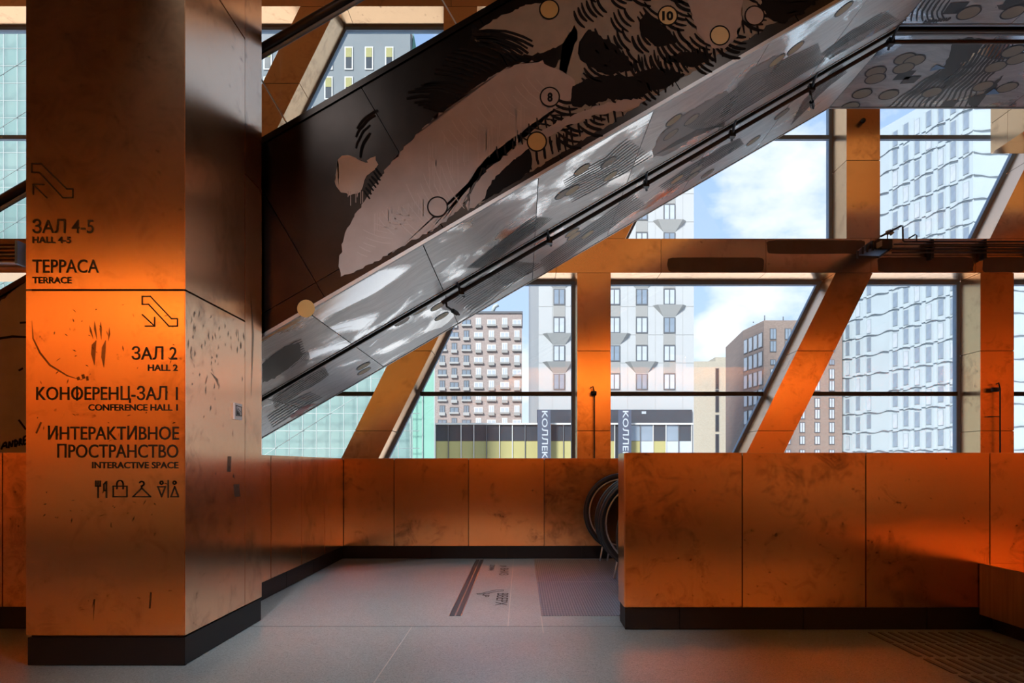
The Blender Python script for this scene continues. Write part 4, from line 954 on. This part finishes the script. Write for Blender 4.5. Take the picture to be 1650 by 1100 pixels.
while z < ZT-2:
    for j, t in enumerate(cols1+cols2):
        s = t*k_; st = ((j+lev) % 2)*.25
        f = on_face('window', A, dv, nv, s-.42, s+.42, z+.35+st, z+2.55+st, .0, .07, M['paleframe'], pt)
        on_face('pane', A, dv, nv, s-.36, s+.36, z+.42+st, z+2.48+st, .06, .085, M['win'] if (j*3+lev) % 4 else M['winlight'], f)
        on_face('pier', A, dv, nv, s+.42, s+.95, z+.1, z+2.85, .0, .28, M['white_panel2'], pt)
    for (sa, sb, org, d, nr, amp) in ((0, 15.0*k_, A, dv, nv, .16), (15.0*k_, 21.6*k_, A, dv, nv, .12), (0, 30, A, Vector((34, 2.5, 0)).normalized(), Vector((2.5, -34, 0)).normalized(), .10)):
        n = 28; V = []; Fc = []
        for k in range(n+1):
            s = sa+(sb-sa)*k/n; o = org+d*s; zz = z+math.sin(s*1.68+lev*1.5)*amp; dep = .22+.08*math.sin(s*1.68+lev*1.5+1)
            V += [Vector((o.x, o.y, zz)), Vector((o.x, o.y, zz+.08))+nr*0, Vector((o.x, o.y, zz+.08))+nr*dep, Vector((o.x, o.y, zz))+nr*dep]
            if k: 
                a0 = 4*(k-1); b0 = 4*k; Fc += [(a0+1, b0+1, b0+2, a0+2), (a0+2, b0+2, b0+3, a0+3), (a0+3, b0+3, b0, a0)]
        link('ledge', V, Fc, M['ledge'], pt)
    z += FH; lev += 1
rd = Vector((34, 2.5, 0)).normalized(); rn = Vector((2.5, -34, 0)).normalized()
for lv in range(5):
    for s in (8.5, 11.0, 13.5, 16):
        z = .4+FH*lv; f = on_face('window', A, rd, rn, s-.5, s+.5, z+.55, z+2.4, 0, .07, M['paleframe'], pt); on_face('pane', A, rd, rn, s-.42, s+.42, z+.63, z+2.32, .06, .085, M['win'], f)
# --- grey rendered block being refurbished, with scaffolds
D = 65.0
gb = empty('grey_block', ((450-CX)*D/F, D+8, ZG), 'grey rendered block with yellow-blinded windows seen above the escalator', 'building')
a, b, z0, z1 = rect_px(-260, 661, 52, 760, D); box('wall', a, b, D, D+18, ZG, z1, M['render_grey'], gb); box('coping', a, b+.1, D-.15, D+18.1, z1, z1+.35, M['winwhite'], gb)
for rI in range(9):
    for k in range(-3, 7):
        xc = 627.5-32.6*k; y0 = 76+48*rI
        if rI > 5 and k > 4: continue
        xo = 0 if rI % 2 == 0 else 0
        f = facade_window(gb, xc-6.8, xc+6.8, y0, y0+37, D, M['windark'], M['winwhite'], 1, .12) if k >= 0 else None
        if f:
            a, b, za, zb = rect_px(xc-4.8, xc+4.8, y0+2, y0+17, D); box('blind', a, b, D-.14, D-.118, za, zb, M['yellow'], f)
D = 52.0
def scaffold(x0, x1, ytop, label, dx=22, dy=28):
    r = empty('scaffold', ((x0+x1)/2*D/F-CX*D/F, D, ZG), label, 'scaffold', 'netted scaffolds')
    a, b, z0, z1 = rect_px(x0, x1, ytop, 760, D)
    box('net', a, b, D+.9, D+.93, ZG, z1, M['net'], r)
    x = a; w = dx*D/F; h = dy*D/F; mb = MB(); md = MB(); ml = MB()
    while x <= b+.01: tube('standard', [(x, D, ZG), (x, D, z1)], .035, M['scaf'], r, 5); x += w
    z = EYE
    while z < z1: tube('ledger', [(a, D, z), (b, D, z)], .03, M['scaf'], r, 5); z += h
    z = EYE; k = 0
    while z < z1-h:
        tube('brace', [(a+(k % 3)*w*2, D-.06, z), (min(b, a+(k % 3)*w*2+w*4), D-.06, min(z1, z+2*h))], .025, M['scaf'], r, 5); z += h; k += 1
    return r
scaffold(-60, 180, -20, 'tall pale teal netted scaffold visible left of the sign column')
scaffold(400, 676, 480, 'teal netted scaffold low down between sign column and leaning brace')
a, b, z0, z1 = rect_px(660, 699, 530, 760, D)
gn = empty('green_net', ((680-CX)*D/F, D, ZG), 'saturated green safety net strip beside the brick apartment block', 'net')
box('net_sheet', a, b, D+.5, D+.6, ZG, z1, M['net_green'], gn)
for x in (a, (a+b)/2, b): tube('standard', [(x, D+.4, ZG), (x, D+.4, z1)], .04, M['scaf'], gn, 5)
gp = prism('net_pennant', [tuple(P(664, 80, 66)), tuple(P(671, 80, 66)), tuple(P(666, 52, 66))], (0, .3, 0), M['net_green'], gb)

# ------------------------------------------------------------------ added unseen warm lamps behind the camera, washing the rear wall for orange reflections
for k, w in enumerate(('far left', 'left', 'middle', 'right', 'far right')):
    x = -9.0+4.5*k
    lp = empty('added_wall_washer', (x, -8.2, 5.9), 'added unseen warm lamp washing the rear wall, %s of the row' % w, 'lamp', 'added rear wall lamps')
    box('housing', x-1.9, x+1.9, -8.35, -8.05, 5.93, 6.05, M['black'], lp)
    box('diffuser', x-1.85, x+1.85, -8.33, -8.07, 5.90, 5.928, M['lamp'], lp)
    box('baffle', x-1.9, x+1.9, -8.04, -8.02, 5.45, 6.05, M['black'], lp)
    for s in (-1.2, 1.2): tube('wire', [(x+s, -8.2, 6.05), (x+s, -8.2, 6.3)], .006, M['black'], lp, 5)

# added unseen spotlights: three brighten the floor under the flight, two the painted side
for k, (x, tgt, en, sz, w) in enumerate(((-1.5, (-1.3, 6.3, 0), 250, 38, 'leftmost, aimed at the landing'), (-.6, (-.6, 7.0, 0), 230, 36, 'middle, aimed at the landing'), (.2, (-.8, 4.5, 0), 330, 42, 'aimed beside the ribbed plates'), (-2.6, (-.4, 5.4, 3.6), 32, 46, 'aimed at the flight\'s lower side'), (2.2, (1.0, 5.4, 4.6), 32, 46, 'aimed at the flight\'s upper side'))):
    loc = Vector((x, 1.75, 6.05)); d = (Vector(tgt)-loc).normalized()
    tk = empty('added_spotlight', loc, 'added unseen spotlight on the slab edge, '+w, 'spotlight', 'added unseen spotlights')
    tube('can', [loc-d*.12, loc+d*.06], .05, M['black'], tk, 12); tube('stem', [(x, 1.75, 6.1), (x, 1.62, 6.4)], .012, M['black'], tk, 6)
    ld = bpy.data.lights.new('spot_beam', 'SPOT'); ld.energy = en; ld.spot_size = math.radians(sz); ld.spot_blend = .9; ld.shadow_soft_size = .12; ld.color = (.97, .98, 1)
    lo = bpy.data.objects.new('spot_beam', ld); COL.objects.link(lo); lo.parent = tk; lo.location = d*.09; lo.rotation_euler = d.to_track_quat('-Z', 'Y').to_euler()

for k, x in enumerate((4.2, 8.6)):  # added unseen uplights: brighten the orange panel that the upper trusses reflect
    ul = empty('added_uplight', (x, 1.2, 6.7), 'added unseen warm uplight lying on the slab edge, %s of two' % ('nearer' if k == 0 else 'farther right'), 'lamp', 'added unseen uplights')
    box('housing', x-1.9, x+1.9, 1.05, 1.35, 6.705, 6.80, M['black'], ul); box('diffuser', x-1.85, x+1.85, 1.08, 1.32, 6.801, 6.82, M['lamp'], ul); box('lip', x-1.9, x+1.9, 1.37, 1.39, 6.705, 7.05, M['black'], ul)
